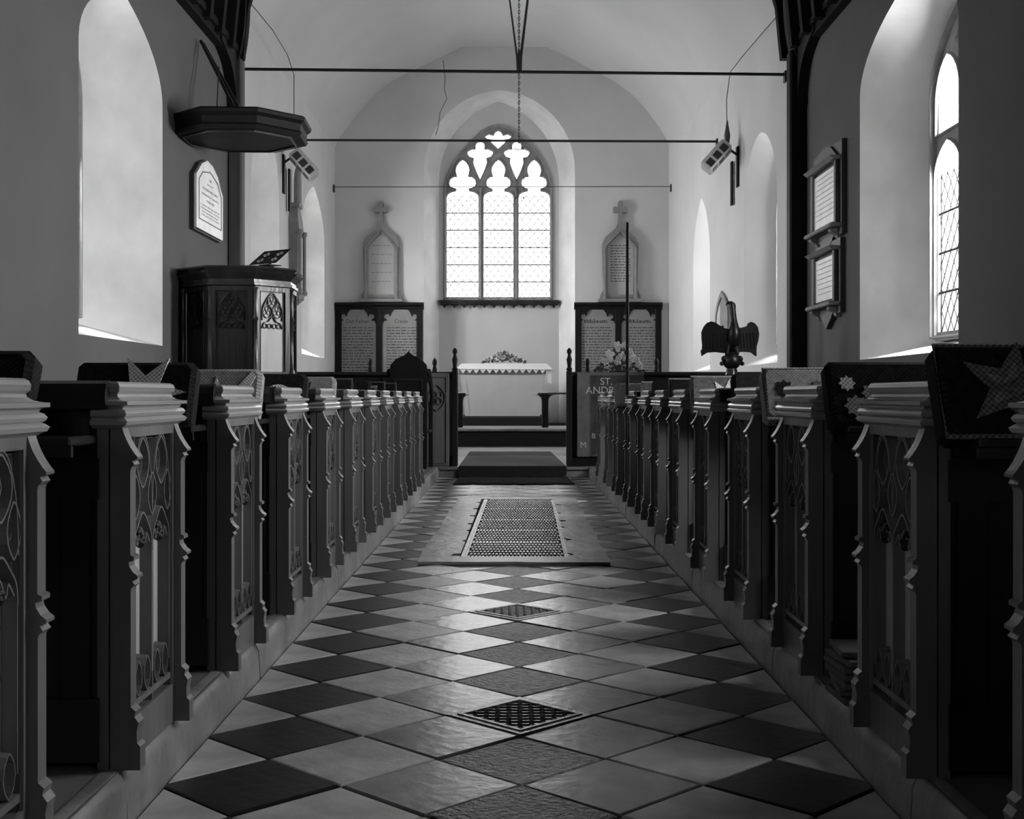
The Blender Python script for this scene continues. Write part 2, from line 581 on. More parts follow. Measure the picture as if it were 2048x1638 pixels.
# ---- floor and its tiles
AX0, AX1 = -0.848, 0.875
floor = struct(MB().box(AX0, AX1, 0.5, STEP_Y, -0.06, -0.012).box(AX0, AX1, -7, 0.5, -0.06, 0.0).build('floor', 'joint'))
D = 0.4405
CX = 0.022
Y0 = 3.70           # centre of the first small grate (column 0)
tile_cols = {0: 'tile_rough', 1: 'tile_mid', 2: 'tile_light', 3: 'tile_dark', 4: 'tile_light'}
GRATES = [(0, 0), (0, 4)]
SLAB = (-0.53, 0.55, 6.98, 11.4)
proto = {}
def tile_mesh(poly, m):
    t = MB()
    cx = sum(p[0] for p in poly) / len(poly)
    cy = sum(p[1] for p in poly) / len(poly)
    e = 0.006
    ins = [(p[0] + (cx - p[0]) * e / 0.2, p[1] + (cy - p[1]) * e / 0.2) for p in poly]
    t.loft([[(u, v, -0.02) for u, v in poly], [(u, v, -0.0025) for u, v in poly], [(u, v, 0.0) for u, v in ins]])
    t.f.append(tuple(len(t.v) - len(poly) + i for i in range(len(poly))))
    return t.mesh('tile', m)
for i in range(-4, 5):
    base = (i % 2) * 0.5
    for k in range(-5, 28):
        cy = Y0 + (k + base) * D
        cx = CX + i * D / 2
        if cy < 1.9 or cy > STEP_Y + 0.2:
            continue
        if i == 0 and (k == 0 or k == 4):
            continue
        if SLAB[0] < cx - 0.2 and cx + 0.2 < SLAB[1] and SLAB[2] < cy - 0.2 and cy + 0.2 < SLAB[3]:
            continue
        h = D / 2 - 0.004
        poly = clip_rect([(cx - h, cy), (cx, cy - h), (cx + h, cy), (cx, cy + h)], AX0 + 0.004, AX1 - 0.004, 1.7, STEP_Y)
        if len(poly) < 3 or area2(poly) < 0.002:
            continue
        m = tile_cols[abs(i)]
        poly = [(u - cx, v - cy) for u, v in poly]
        key = (m, tuple((round(u, 3), round(v, 3)) for u, v in poly))
        if key not in proto:
            proto[key] = tile_mesh(poly, m)
        o = link(proto[key], 'tile', floor, (cx, cy, random.uniform(-0.002, 0.002)))
        o.rotation_euler = (random.uniform(-1, 1) * 0.006, random.uniform(-1, 1) * 0.006, 0)

# grate maker: openwork of bars with knobs
def lattice(mb, u0, u1, v0, v1, nu, nv, r, z, clip=None):
    for a in range(nu + 1):
        u = u0 + (u1 - u0) * a / nu
        lo, hi = (v0, v1) if not clip else clip('u', u)
        if hi - lo > 0.02:
            mb.box(u - r, u + r, lo, hi, z - 0.012, z)
    for a in range(nv + 1):
        v = v0 + (v1 - v0) * a / nv
        lo, hi = (u0, u1) if not clip else clip('v', v)
        if hi - lo > 0.02:
            mb.box(lo, hi, v - r * 0.8, v + r * 0.8, z - 0.012, z - 0.003)
    return mb
for gi, k in enumerate((0, 4)):
    cy = Y0 + k * D
    g = empty('floor_grate', (CX, cy, 0))
    tag(g, ['diamond-shaped cast-iron grate in the tiled aisle, the one farther from the stone slab',
            'diamond-shaped cast-iron grate in the tiled aisle, the one nearer the stone slab'][gi], 'floor grate', 'small diamond grates in the aisle')
    h = D / 2 - 0.004
    def dia(s): return [(-s, 0), (0, -s), (s, 0), (0, s)]
    MB().plate(dia(h), [dia(h - 0.028)], lambda u, v, d: (u, v, d), 0.004, -0.02).build('frame', 'grate', g)
    MB().plate(dia(h - 0.031), [dia(h - 0.048)], lambda u, v, d: (u, v, d), 0.007, -0.02).build('frame_lip', 'grate', g)
    H = h - 0.05
    def cl(ax, t): return (-(H - abs(t)), H - abs(t))
    lat = lattice(MB(), -H, H, -H, H, 10, 10, 0.0042, 0.006, cl)
    for a in range(-5, 6):
        for b in range(-5, 6):
            u, v = H * a / 5, H * b / 5
            if abs(u) + abs(v) < H * 0.97:
                lat.ball((u, v, 0.007), 0.0085, 6, 3)
    lat.build('lattice', 'grate', g, smooth=True)
    MB().prism(dia(h - 0.01), lambda u, v, d: (u, v, d), -0.058, -0.05).build('pit_shade', 'grate_dark', g)

# stone slab with the long grate
slab = empty('stone_slab', (0, 0, 0))
tag(slab, 'worn raised stone slab surrounding the long grate in the middle of the aisle', 'stone slab')
so = []
for (a, b) in (((-0.53, 6.98), (0.545, 6.96)), ((0.545, 6.96), (0.57, 11.4)), ((0.57, 11.4), (-0.49, 11.4)), ((-0.49, 11.4), (-0.53, 6.98))):
    for t in range(10):
        q = t / 10
        j = 0 if t == 0 else random.uniform(-0.012, 0.012)
        so.append((a[0] + (b[0] - a[0]) * q + j, a[1] + (b[1] - a[1]) * q + j))
hole = [(-0.305, 7.2), (0.325, 7.2)]
yq = 7.25
while yq < 11.0:
    xr_ = 0.325 + (yq - 7.2) * 0.0125
    w_ = random.uniform(.02, .055)
    hole += [(xr_, yq), (xr_ + w_, yq + .03), (xr_ + w_ * .8, yq + .09), (xr_, yq + .12)]
    yq += random.choice((.45, .6, .75))
hole += [(0.375, 11.2), (-0.28, 11.2)]
yq = 10.9
while yq > 7.5:
    xl_ = -0.305 + (yq - 7.2) * 0.006
    w_ = random.uniform(.02, .05)
    hole += [(xl_, yq), (xl_ - w_, yq - .03), (xl_ - w_ * .8, yq - .09), (xl_, yq - .12)]
    yq -= random.choice((.45, .6, .8))
hole += [(-.305, 7.36), (-.35, 7.33), (-.36, 7.24), (-.305, 7.23)]
sb = MB().plate(so, [hole], lambda u, v, d: (u, v, d), 0.018, 0.001)
sb.build('slab', 'slab', slab)
GU0, GU1 = -0.30, 0.335
tagg = empty('long_floor_grate', (0, 0, 0))
tag(tagg, 'long cast-iron heating grate in sections laid inside the raised stone slab', 'floor grate')
ys = [7.2, 7.93, 8.63, 9.35, 10.25, 11.18]
for a, b in zip(ys[:-1], ys[1:]):
    n = int((b - a) / 0.092)
    p = MB()
    x0, x1 = GU0 + 0.04, GU1 - 0.04
    nc = 26
    for r in range(n):
        v = a + 0.024 + (b - a - 0.048) * r / (n - 1)
        sh = (v - 7.2) * 0.012
        p.box(x0 + sh, x1 + sh, v - 0.006, v + 0.006, 0.002, 0.008)
        for c in range(nc):
            u = x0 + (x1 - x0) * (c + (0.75 if r % 2 else 0.25)) / nc + sh
            p.box(u - 0.0070, u + 0.0070, v - 0.024, v + 0.024, 0.002, 0.0165)
    p.build('grate_section', 'grate', tagg)
for s, u in ((-1, GU0), (1, GU1 - 0.035)):
    MB().prism([(u, 7.2), (u + 0.035, 7.2), (u + 0.035 + 0.045, 11.18), (u + 0.045, 11.18)], lambda a, b, d: (a, b, d), 0.002, 0.014).build('side_frame', 'grate', tagg)
    MB().prism([(u + 0.014, 7.2), (u + 0.021, 7.2), (u + 0.066, 11.18), (u + 0.059, 11.18)], lambda a, b, d: (a, b, d), 0.014, 0.019).build('side_frame', 'grate', tagg)
MB().box(GU0 - 0.01, GU1 + 0.01, 7.2, 7.215, 0.002, 0.014).build('end_frame', 'grate', tagg)
MB().box(GU0 - .06, GU1 + 0.12, 7.2, 11.2, 0.001, 0.004).build('pit_shade', 'grate_dark', tagg)  # flat black sheet standing in for the shade below the bars

# kerbs and pew platforms
for s, xk, nm in ((-1, AX0, 'l'), (1, AX1, 'r')):
    xo = xk + s * 0.055
    ws = (NX + 0.03) * s
    p = struct(MB().box(min(xk + s * 0.02, ws), max(xk + s * 0.02, ws), -7, Y_ARCH, -0.05, PLAT).build('floor_platform', 'platform'))
    y = 1.2
    lens = [1.55, 1.45, 1.9, 1.6, 2.0, 1.7, 1.6, 1.4]
    for L in lens:
        y1 = min(y + L, STEP_Y)
        w = [random.uniform(-0.004, 0.004) for _ in range(9)]
        rings = []
        for j in range(9):
            yy = y + 0.004 + (y1 - y - 0.008) * j / 8
            q = w[j]
            rings.append([(xk, yy, -0.01), (xk + s * (0.004 + q), yy, PLAT - 0.032), (xk + s * (0.016 + q), yy, PLAT - 0.006 + q * 0.5),
                          (xk + s * (0.028 + q), yy, PLAT + 0.002), (xo, yy, PLAT + 0.003), (xo, yy, -0.01)])
        MB().loft(rings, caps=True).build('kerb_stone', 'kerb', p, smooth=True)
        y = y1
        if y >= STEP_Y:
            break

# chancel floor, sanctuary step
fl2 = struct(MB().box(-3.5, 3.5, STEP_Y, 20.15, -0.05, 0.116).build('floor_chancel', 'slab'))
MB().box(AX0, AX1, STEP_Y - 0.03, STEP_Y + 0.02, 0.085, 0.118, 0.008).build('nosing', 'slab', fl2)
fl3 = struct(MB().box(-3.5, 3.2, 20.15, 25.0, -0.05, 0.40).build('floor_sanctuary', 'carpet_dark'))
MB().box(-3.4, 3.1, 20.10, 20.28, 0.365, 0.412, 0.014).build('nosing', 'slab', fl3)
MB().box(-3.4, 3.1, 20.28, 22.1, 0.40, 0.406).build('step_top', 'slab', fl3)

def mat_thing(name, x0, x1, xa, xb, y0, y1, z, m, label):
    poly = [(x0, y0), (x1, y0), (xb, y1), (xa, y1)]
    o = MB().prism(poly, lambda u, v, d: (u, v, z + d), 0.001, 0.014).build(name, m)
    tag(o, label, 'carpet')
mat_thing('door_mat', -0.63, 0.66, -0.60, 0.62, 13.2, 14.33, 0.0, 'carpet_dark', 'dark flat mat lying on the aisle tiles below the chancel step')
mat_thing('carpet_runner', -0.62, 0.62, -0.62, 0.55, 14.46, 18.2, 0.116, 'carpet', 'grey carpet runner on the raised chancel floor between the stalls')
cd_ = bpy.data.objects['carpet_runner']
MB().box(-.62, .62, STEP_Y - .045, STEP_Y - .032, .016, .12).box(-.62, .62, STEP_Y - .045, 14.47, .119, .130).build('step_fold', 'carpet_dark', cd_)
fc = MB()
fc.box(-0.95, 0.62, 22.1, 24.85, 0.405, 0.56, 0.01)
tag(fc.build('altar_footpace', 'carpet_dark'), 'dark carpeted footpace step on which the altar stands', 'step')
MB()


# ================================================================== WINDOWS
win_count = [0]
def leaded(win, fn, light_rects, d, pw, ph, lead_w=0.012, maxp=300, bars=True, bar_dy=None, heads=()):
    """diamond panes as parts, one lead mesh and saddle bars"""
    lead = MB()
    n = 0
    for (u0, u1, v0, v1) in light_rects:
        nu = max(1, round((u1 - u0) / pw))
        nv = max(1, round((v1 - v0) / ph))
        du, dv = (u1 - u0) / nu, (v1 - v0) / nv
        for a in range(0, 2 * nu + 1):
            for b in range(0, 2 * nv + 1):
                if (a + b) % 2 == 0:
                    continue
                cu, cv = u0 + a * du / 2, v0 + b * dv / 2
                poly = clip_rect([(cu - du / 2, cv), (cu, cv - dv / 2), (cu + du / 2, cv), (cu, cv + dv / 2)], u0, u1, v0, v1)
                if len(poly) < 3 or area2(poly) < 1e-4:
                    continue
                t1, t2 = random.uniform(-0.01, 0.01), random.uniform(-0.01, 0.01)
                if n < maxp:
                    MB().add([fn(p[0], p[1], d + (p[0] - cu) * t1 + (p[1] - cv) * t2) for p in poly], [tuple(range(len(poly)))]).build('pane', 'glass', win)
                    n += 1
        # leads
        for sgn in (1, -1):
            for k in range(-nv, nu + nv + 1):
                ua = u0 + k * du
                # line u = ua + sgn*(v-v0)*du/dv , for sgn -1 start shifted
                p0 = (ua, v0)
                p1 = (ua + sgn * nv * du, v1)
                # clip to u range
                pts = []
                t0, t1 = 0.0, 1.0
                ddx = p1[0] - p0[0]
                for bound in (u0, u1):
                    t = (bound - p0[0]) / ddx
                    if (bound == u0) == (ddx > 0):
                        t0 = max(t0, t)
                    else:
                        t1 = min(t1, t)
                if t1 - t0 < 1e-3:
                    continue
                A = (p0[0] + ddx * t0, p0[1] + (p1[1] - p0[1]) * t0)
                B = (p0[0] + ddx * t1, p0[1] + (p1[1] - p0[1]) * t1)
                lead.rib([A, B], lead_w, fn, d, d - 0.008)
        lead.rib([(u0, v0), (u1, v0), (u1, v1), (u0, v1)], lead_w * 1.5, fn, d, d - 0.01, closed=True)
    if heads:
        for h in heads:
            MB().prism(h, fn, d, d + 0.003).build('head_pane', 'glass', win)
    lead.build('leading', 'lead', win)
    if bars:
        for (u0, u1, v0, v1) in light_rects:
            k = max(2, round((v1 - v0) / (bar_dy or 0.35)))
            for j in range(1, k):
                v = v0 + (v1 - v0) * j / k
                MB().tube([fn(u0, v, d - 0.02), fn(u1, v, d - 0.02)], 0.012, 6).build('saddle_bar', 'iron', win)

# --- east window
win = struct(empty('window_1', (0, 0, 0)))
def P(*a): return [e_px(u, v) for u, v in a]
def light_hole(c, hw, head_w):
    # light with cusped head above, joined by a narrow neck
    r = [(c - hw, 1545), (c + hw, 1545), (c + hw, 705), (c + hw - 12, 685), (c + hw - 38, 668), (c + hw - 75, 660), (c + 48, 648)]
    r += [(c + head_w * 0.88, 632), (c + head_w, 600), (c + head_w * 0.93, 565), (c + head_w * 0.7, 545), (c + 44, 541), (c + 52, 520), (c + 56, 490),
          (c + 48, 455), (c + 25, 420), (c, 402)]
    l = [(2 * c - u, v) for u, v in reversed(r[2:-1])]
    return P(*(r + l))
def quatre(c):
    r = [(c, 256), (c + 18, 258), (c + 34, 275), (c + 38, 300), (c + 34, 318), (c + 62, 315), (c + 98, 332), (c + 106, 352), (c + 84, 384),
         (c + 50, 393), (c + 55, 430), (c + 30, 500), (c, 566)]
    l = [(2 * c - u, v) for u, v in reversed(r[1:-1])]
    return P(*(r + l))
top = P((640, 163), (664, 178), (678, 205), (715, 193), (752, 212), (730, 236), (692, 243), (700, 260), (640, 316), (580, 260), (588, 243),
        (550, 236), (528, 212), (565, 193), (602, 205), (616, 178))
holes = [light_hole(348, 130, 108), light_hole(642, 121, 98), light_hole(935, 127, 102), quatre(492), quatre(792), top]
def shrink(poly, k):
    cx = sum(p[0] for p in poly) / len(poly)
    cy = sum(p[1] for p in poly) / len(poly)
    w = max(p[0] for p in poly) - min(p[0] for p in poly)
    h = max(p[1] for p in poly) - min(p[1] for p in poly)
    return [(p[0] + (p[0] - cx) * 2 * k / w, p[1] + (p[1] - cy) * 2 * k / h) for p in poly]
tr = MB().plate(frame_out, holes, eastp, 0.0, 0.12)
tr.build('tracery', 'stone', win)
mull = MB()
for h in holes:       # raised roll mouldings round each opening
    mull.rib(shrink(h, 0.022), 0.028, eastp, 0.0, -0.03, closed=True)
mull.rib(shrink(frame_out, -0.03), 0.05, eastp, 0.0, -0.05, closed=True)
for u in (497, 787):
    mull.rib(P((u, 1550), (u, 640)), 0.05, eastp, 0.0, -0.07)
mull.build('mouldings', 'stone', win, smooth=True)
lr = []
for c, hw in ((348, 130), (642, 121), (935, 127)):
    a, b = e_px(c - hw - 4, 1548), e_px(c + hw + 4, 700)
    lr.append((a[0], b[0], a[1], b[1]))
heads = [h[4:-2] + [] for h in holes[:3]]
heads = [P((c - hw - 4, 700), (c + hw + 4, 700), (c + hw + 4, 640), (c + 112, 540), (c + 60, 400), (c - 60, 400), (c - 112, 540), (c - hw - 4, 640)) for c, hw in ((348, 130), (642, 121), (935, 127))] + [shrink(h, 0.03) for h in holes[3:]]
leaded(win, eastp, lr, 0.06, 0.16, 0.19, 0.015, 300, True, 0.34, heads)
# cresting shelf below the window
sh = empty('window_shelf', (0, 0, 0))
tag(sh, 'dark wooden shelf with trefoil cresting hanging below the east window', 'shelf')
a, b = pt(880, 600, EW)[0], pt(1117, 600, EW)[0]
z1, z0 = pt(0, 601, EW)[1], pt(0, 610, EW)[1]
MB().box(a, b, EW - 0.16, EW - 0.002, z0, z1, 0.012).build('shelf', 'oak_h', sh)
n = 12
cm = MB()
for i in range(n):
    u = a + (b - a) * (i + 0.5) / n
    w = (b - a) / n / 2
    cm.prism([(u - w * 0.9, z0), (u - w * .75, z0 - 0.022), (u - w * 0.35, z0 - 0.022), (u - w * .3, z0 - 0.045), (u, z0 - 0.07), (u + w * .3, z0 - 0.045), (u + w * 0.35, z0 - 0.022), (u + w * .75, z0 - 0.022), (u + w * 0.9, z0)],
             lambda p, q, d: (p, EW + d, q), -0.13, -0.11)
cm.build('cresting', 'oak_h', sh)
portal('sky_portal_east', (-0.3, EW + 0.35, 4.4), (0, -1, 0), 3.0, 4.4)


def side_window(idx, fn, op, lights=2, detail=True, panes=0):
    w = struct(empty('window_%d' % idx, (0, 0, 0)))
    u0, u1, z0, zs, za = op['i']
    d = op['d']
    outl = arch(u0, u1, z0, zs, za)
    fw = 0.07
    tot = (u1 - u0 - fw * (lights + 1)) / lights
    hs = []
    rects = []
    hd = []
    ztr = z0 + (zs - z0) * 0.83
    for i in range(lights):
        a = u0 + fw + i * (tot + fw)
        b = a + tot
        hs.append(arch(a, b, z0 + 0.08, ztr - tot * 0.55, ztr - 0.06, 6))
        rects.append((a, b, z0 + 0.08, ztr - tot * 0.5))
        hd.append(arch(a, b, ztr - tot * 0.5, ztr - tot * .5, ztr - 0.04, 6)[0:])
        c = (u0 + u1) / 2
        top = zs + (za - zs) * (0.72 if lights > 1 else 0.6) if lights == 1 else zs + (za - zs) * 0.45
        hs.append(arch(a + 0.03, b - 0.03, ztr + 0.05, max(ztr + 0.1, top - tot * .6), top, 6))
        hd.append(arch(a, b, ztr + 0.04, max(ztr + 0.1, top - tot * .6), top + 0.03, 6))
    if lights == 1:
        hs = [arch(u0 + fw, u1 - fw, z0 + 0.08, zs, za - 0.1, 8)]
        rects = [(u0 + fw, u1 - fw, z0 + 0.08, zs)]
        hd = [arch(u0 + fw, u1 - fw, zs, zs + 0.001, za - 0.08, 8)]
    if lights == 2:
        c = (u0 + u1) / 2
        t2 = za - 0.16
        lo = zs + (za - zs) * 0.35
        q = [(c, lo), (c + 0.14, (lo + t2) / 2), (c + 0.09, t2 - 0.1), (c, t2), (c - 0.09, t2 - 0.1), (c - 0.14, (lo + t2) / 2)]
        hs.append(q)
        hd.append(q)
    MB().plate(outl, hs, fn, d - 0.1, d + 0.1).build('tracery', 'stone', w)
    mo = MB()
    for h in hs:
        mo.rib(shrink(h, 0.02), 0.03, fn, d - 0.1, d - 0.13, closed=True)
    mo.rib(shrink(outl, -0.02), 0.06, fn, d - 0.1, d - 0.16, closed=True)
    mo.build('mouldings', 'stone', w)
    leaded(w, fn, rects, d - 0.06, 0.15, 0.22, 0.012, panes, True, 0.36, hd if panes else hd)
    if not panes:
        for r in rects:
            MB().prism([(r[0], r[2]), (r[1], r[2]), (r[1], r[3]), (r[0], r[3])], fn, d + 0.004, d + 0.008).build('pane', 'glass', w)
    cu, cz = (u0 + u1) / 2, (z0 + za) / 2
    A, B = Vector(fn(cu, cz, d + 0.3)), Vector(fn(cu, cz, d))
    portal('added_daylight_%d' % idx, A, B - A, (u1 - u0) * 1.15, (za - z0) * 1.1, DAY_FILL[idx])

side_window(2, north, oN1)
side_window(3, south, oS1, 2, panes=260)
side_window(4, chan_n, oC1)
side_window(5, chan_n, oC2)
side_window(6, chan_s, oC3, 1)
side_window(7, chan_s, oC4, 1)
side_window(8, north, oN2)  # this window and the next two are unseen, added to light the near pews
side_window(9, south, oS2, 3)
side_window(10, south, oS3, 3)

# ================================================================== PEWS
PEW_T = 0.46
prof_butt = [(0.0, .758), (.004, .745), (.010, .730), (.018, .715), (.028, .700), (.034, .693), (.034, .688), (.022, .684), (.027, .676), (.020, .669), (.018, .662),
             (.018, .476), (.026, .472), (.026, .464), (.014, .460), (.016, .450), (.024, .438), (.034, .430), (.034, .424), (.022, .418),
             (.028, .410), (.020, .402), (.019, .395), (.019, .140), (.030, .130), (.027, .118), (.036, .105), (.032, .085), (.033, .060), (.040, .052), (.040, 0.0), (0.0, 0.0)]
prof_cap = [(-.030, .859), (-.016, .860), (-.010, .856), (-.007, .848), (-.008, .838), (-.014, .832), (-.012, .826), (-.004, .820), (.008, .817), (.018, .816), (.018, .808),
            (.006, .805), (.003, .799), (.010, .796), (.015, .789), (.012, .783), (.007, .780), (.012, .777), (.018, .772), (.014, .764), (.006, .760), (.0, .756)]

def ellipse(c, a, b, n=16, pointed=False):
    out = []
    for i in range(n):
        t = 2 * math.pi * i / n
        x, z = math.cos(t), math.sin(t)
        if pointed:
            x *= (1 - abs(z) ** 2.5 * 0.55)
        out.append((c[0] + a * x, c[1] + b * z))
    return out


def pew_meshes(mir):
    R = {}
    fx = lambda u, v, d: (d, u, v)
    op = [(.070, .10), (.390, .10), (.390, .735), (.070, .735)]
    e = MB(mir).plate([(.0, 0.0), (PEW_T, 0.0), (PEW_T, .77), (.0, .77)], [op], fx, 0.0, -0.026)
    R['bench_end'] = e.box(-.055, -.030, 0, PEW_T, 0, .80).mesh('bench_end', 'oak_light')
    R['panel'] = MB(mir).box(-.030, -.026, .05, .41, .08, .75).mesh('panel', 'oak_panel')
    fr = MB(mir)
    fr.rib(op, .008, fx, -.001, .006, closed=True)
    fr.rib([(.078, .11), (.382, .11), (.382, .727), (.078, .727)], .008, fx, -.026, -.012, closed=True)
    R['panel_moulding'] = fr.mesh('panel_moulding', 'oak_light')
    t = MB(mir)
    w = .011
    b0, b1 = -.027, .001
    for cx in (.155, .305):
        t.rib(ellipse((cx, .672), .047, .058, 18, True), w, fx, b0, b1, True)
        t.rib(ellipse((cx, .672), .030, .036, 10, True), w * .7, fx, b0, b1 - .012, True)
        # light head, ogee
        s = 1
        L = curve([(cx - .072, .465), (cx - .066, .500), (cx - .040, .528), (cx, .556), (cx + .040, .528), (cx + .066, .500), (cx + .072, .465)], 4)
        t.rib(L, w, fx, b0, b1)
        C = curve([(cx - .066, .480), (cx - .040, .505), (cx - .030, .482), (cx, .520), (cx + .030, .482), (cx + .040, .505), (cx + .066, .480)], 3)
        t.rib(C, w, fx, b0, b1 - .004)
        # jamb rolls of the lights
        t.rib([(cx - .070, .17), (cx - .070, .470)], .013, fx, b0, b1, ridge=.3)
        t.rib([(cx + .070, .17), (cx + .070, .470)], .013, fx, b0, b1, ridge=.3)
        # outer sub-arch
        A = curve([(cx - .075, .55), (cx - .066, .64), (cx - .035, .715), (cx, .735), (cx + .035, .715), (cx + .066, .64), (cx + .075, .55)], 4)
        t.rib(A, w * .8, fx, b0, b1)
        # foot of the light: little pierced arcade
        for dx in (-.034, .034):
            t.rib(ellipse((cx + dx, .175), .026, .040, 12, True), .008, fx, b0, b1, True)
    for cx in (.100, .230, .360):
        t.rib(ellipse((cx, .595), .030 if cx != .230 else .034, .050, 16, True), w, fx, b0, b1, True)
        t.rib(ellipse((cx, .600), .016, .026, 8, True), w * .6, fx, b0, b1 - .010, True)
    t.rib([(.230, .10), (.230, .46)], .014, fx, b0, b1)
    t.rib([(.075, .125), (.385, .125)], .020, fx, b0, b1, ridge=.7)
    R['tracery'] = t.mesh('tracery', 'oak_light')
    R['boss'] = []
    for cx in (.155, .305):
        bo = MB(mir)
        for dx, dz in ((-.018, 0), (.018, 0), (0, .012), (0, -.006), (-.008, .018), (.010, -.010)):
            bo.ball((-.010, cx + dx, .492 + dz), .014, 6, 4, (.8, 1, .8))
        R['boss'].append(bo.mesh('leaf_boss', 'black_wood', True))
    bt = []
    for k, y0 in enumerate((0.0, PEW_T - .040)):
        m = MB(mir).prism(prof_butt, lambda u, v, d: (u, d, v), y0, y0 + .040)
        bt.append(m.mesh('buttress', 'oak_light'))
    R['buttress'] = bt
    c = MB(mir)
    rings = []
    for p, z in prof_cap:
        q = p + .004
        rings.append([(-.065, -q, z), (p, -q, z), (p, PEW_T + q, z), (-.065, PEW_T + q, z)])
    c.loft(rings, caps=True)
    R['cap'] = c.mesh('cap', 'cap_wood')
    b = MB(mir)
    L = -2.42
    b.box(L, -.055, .004, .030, .02, .80)
    for i in range(6):
        x = -.07 - i * .47
        b.box(max(L, x - .06), x, -.008, .004, .06, .78)
    b.box(L, -.05, -.012, .004, .02, .16)
    b.box(L, -.05, -.010, .004, .60, .69)
    R['backrest'] = b.mesh('backrest', 'oak')
    tr_ = MB(mir)
    tr_.loft([[(x, -.022, .800), (x, -.026, .835), (x, -.016, .855), (x, .010, .862), (x, .040, .855), (x, .050, .830), (x, .040, .800)] for x in (L, -.030)], caps=True)
    R['top_rail'] = tr_.mesh('top_rail', 'oak_h')
    R['ledge'] = MB(mir).box(L, -.055, -.17, .0, .722, .742, .004).box(L, -.055, -.165, -.15, .700, .722).mesh('book_ledge', 'oak_h')
    R['seat'] = MB(mir).box(L, -.030, .03, .53, .425, .452, .006).mesh('seat', 'oak_h')
    R['apron'] = MB(mir).box(L, -.04, .44, .46, .0, .425).mesh('seat_front', 'oak_light')
    return R

PM = {-1: pew_meshes(False), 1: pew_meshes(True)}
LY = [1.80, 2.76, 3.75, 4.71, 5.67, 6.60, 7.53, 8.43, 9.38, 10.3, 11.27]
RY = [1.72, 2.70, 3.69, 4.61, 5.56, 6.54, 7.45, 8.28, 9.26, 10.35, 11.35, 12.38]
FXL, FXR = -0.863, 0.892
ORD = ['frontmost', 'second', 'third', 'fourth', 'fifth', 'sixth', 'seventh', 'eighth', 'ninth', 'tenth', 'eleventh', 'twelfth']
pews = {}
for side, ysl, fxx, nm in ((-1, LY, FXL, 'pulpit side'), (1, RY, FXR, 'eagle lectern side')):
    R = PM[side]
    n = len(ysl)
    for i, yy in enumerate(ysl):
        o = empty('church_pew', (fxx, yy, PLAT))
        rank = n - i
        lab = ('dark oak pew with traceried end, %s, %s from the chancel step' % (nm, ORD[rank - 1])) if rank > 1 else 'dark oak pew with traceried end, %s, next to the chancel step' % nm
        if i == 0:
            lab = 'dark oak pew cut by the picture edge, %s, last row from the chancel' % nm
        tag(o, lab, 'pew', 'pews along the aisle')
        pews[(side, i)] = o
        be = link(R['bench_end'], 'bench_end', o)
        link(R['panel'], 'panel', be)
        link(R['panel_moulding'], 'panel_moulding', be)
        link(R['tracery'], 'tracery', be)
        for b in R['boss']:
            link(b, 'leaf_boss', be)
        for b in R['buttress']:
            link(b, 'buttress', be)
        link(R['cap'], 'cap', o)
        link(R['backrest'], 'backrest', o)
        link(R['top_rail'], 'top_rail', o)
        link(R['ledge'], 'book_ledge', o)
        link(R['seat'], 'seat', o)
        link(R['apron'], 'seat_front', o)

# ---- kneelers leaning on the pew ledges
KW, KH, KT = 0.35, 0.205, 0.075
def kneeler_mesh(w, h, t, m):
    b = MB()
    c = .014
    rings = []
    for y, i in ((0, c), (c, 0), (t - c, 0), (t, c)):
        k = c
        x0, x1, z0, z1 = -w / 2 + i, w / 2 - i, i, h - i
        rings.append([(x0 + k, y, z0), (x1 - k, y, z0), (x1, y, z0 + k), (x1, y, z1 - k), (x1 - k, y, z1), (x0 + k, y, z1), (x0, y, z1 - k), (x0, y, z0 + k)])
    return b.loft(rings, caps=True).mesh('kneeler_pad', m, True)
def star(cx, cz, r, n=6, ri=.38, rot=0.0):
    return [(cx + (r if i % 2 == 0 else r * ri) * math.sin(rot + math.pi * i / n), cz + (r if i % 2 == 0 else r * ri) * math.cos(rot + math.pi * i / n)) for i in range(2 * n)]
bird = [(-.16, .06), (-.12, .13), (-.10, .19), (-.08, .10), (-.03, .07), (0, .11), (.01, .17), (.03, .10), (.07, .10), (.14, .19), (.155, .17), (.12, .09), (.10, .04), (.04, .02), (-.05, .03)]
leafp = [(-.08, .02), (-.06, .08), (-.10, .10), (-.04, .11), (-.05, .17), (0, .13), (.03, .19), (.05, .12), (.11, .14), (.08, .09), (.13, .05), (.06, .04), (.05, .01)]
flower = lambda cx, cz, r: star(cx, cz, r, 8, .7)
frame_m = lambda w, h: None
MOT = {
    'star': [('knit_mid', star(-.05, .11, .11, 5, .42, .25)), ('knit_pale', star(-.05, .11, .06, 5, .42, .25))],
    'starb': [('knit_white', star(-.03, .105, .125, 6, .40, .5)), ('knit_mid', star(-.03, .105, .05, 4, .5))],
    'bird': [('knit_white', bird)],
    'leaf': [('knit_dark', leafp), ('knit_white', star(.02, .09, .035, 6, .6))],
    'paleleaf': [('knit_white', leafp)],
    'wheel': [('knit_white', ellipse((-.05, .075), .07, .07, 20))],
    'flowers': [('knit_dark', flower(-.10, .12, .035)), ('knit_dark', flower(-.05, .07, .030)), ('knit_mid', flower(-.11, .05, .030)), ('knit_mid', flower(.02, .13, .022))],
    'flowersb': [('knit_pale', flower(-.10, .06, .035)), ('knit_pale', flower(-.05, .10, .032)), ('knit_white', flower(-.12, .13, .025)), ('knit_pale', flower(-.02, .05, .028))],
    'square': [('knit_pale', [(-.12, .04), (.12, .04), (.12, .17), (-.12, .17)]), ('knit_dark', [(-.10, .06), (.10, .06), (.10, .15), (-.10, .15)]), ('knit_pale', star(0, .105, .03, 4, .5))],
    'none': [],
}
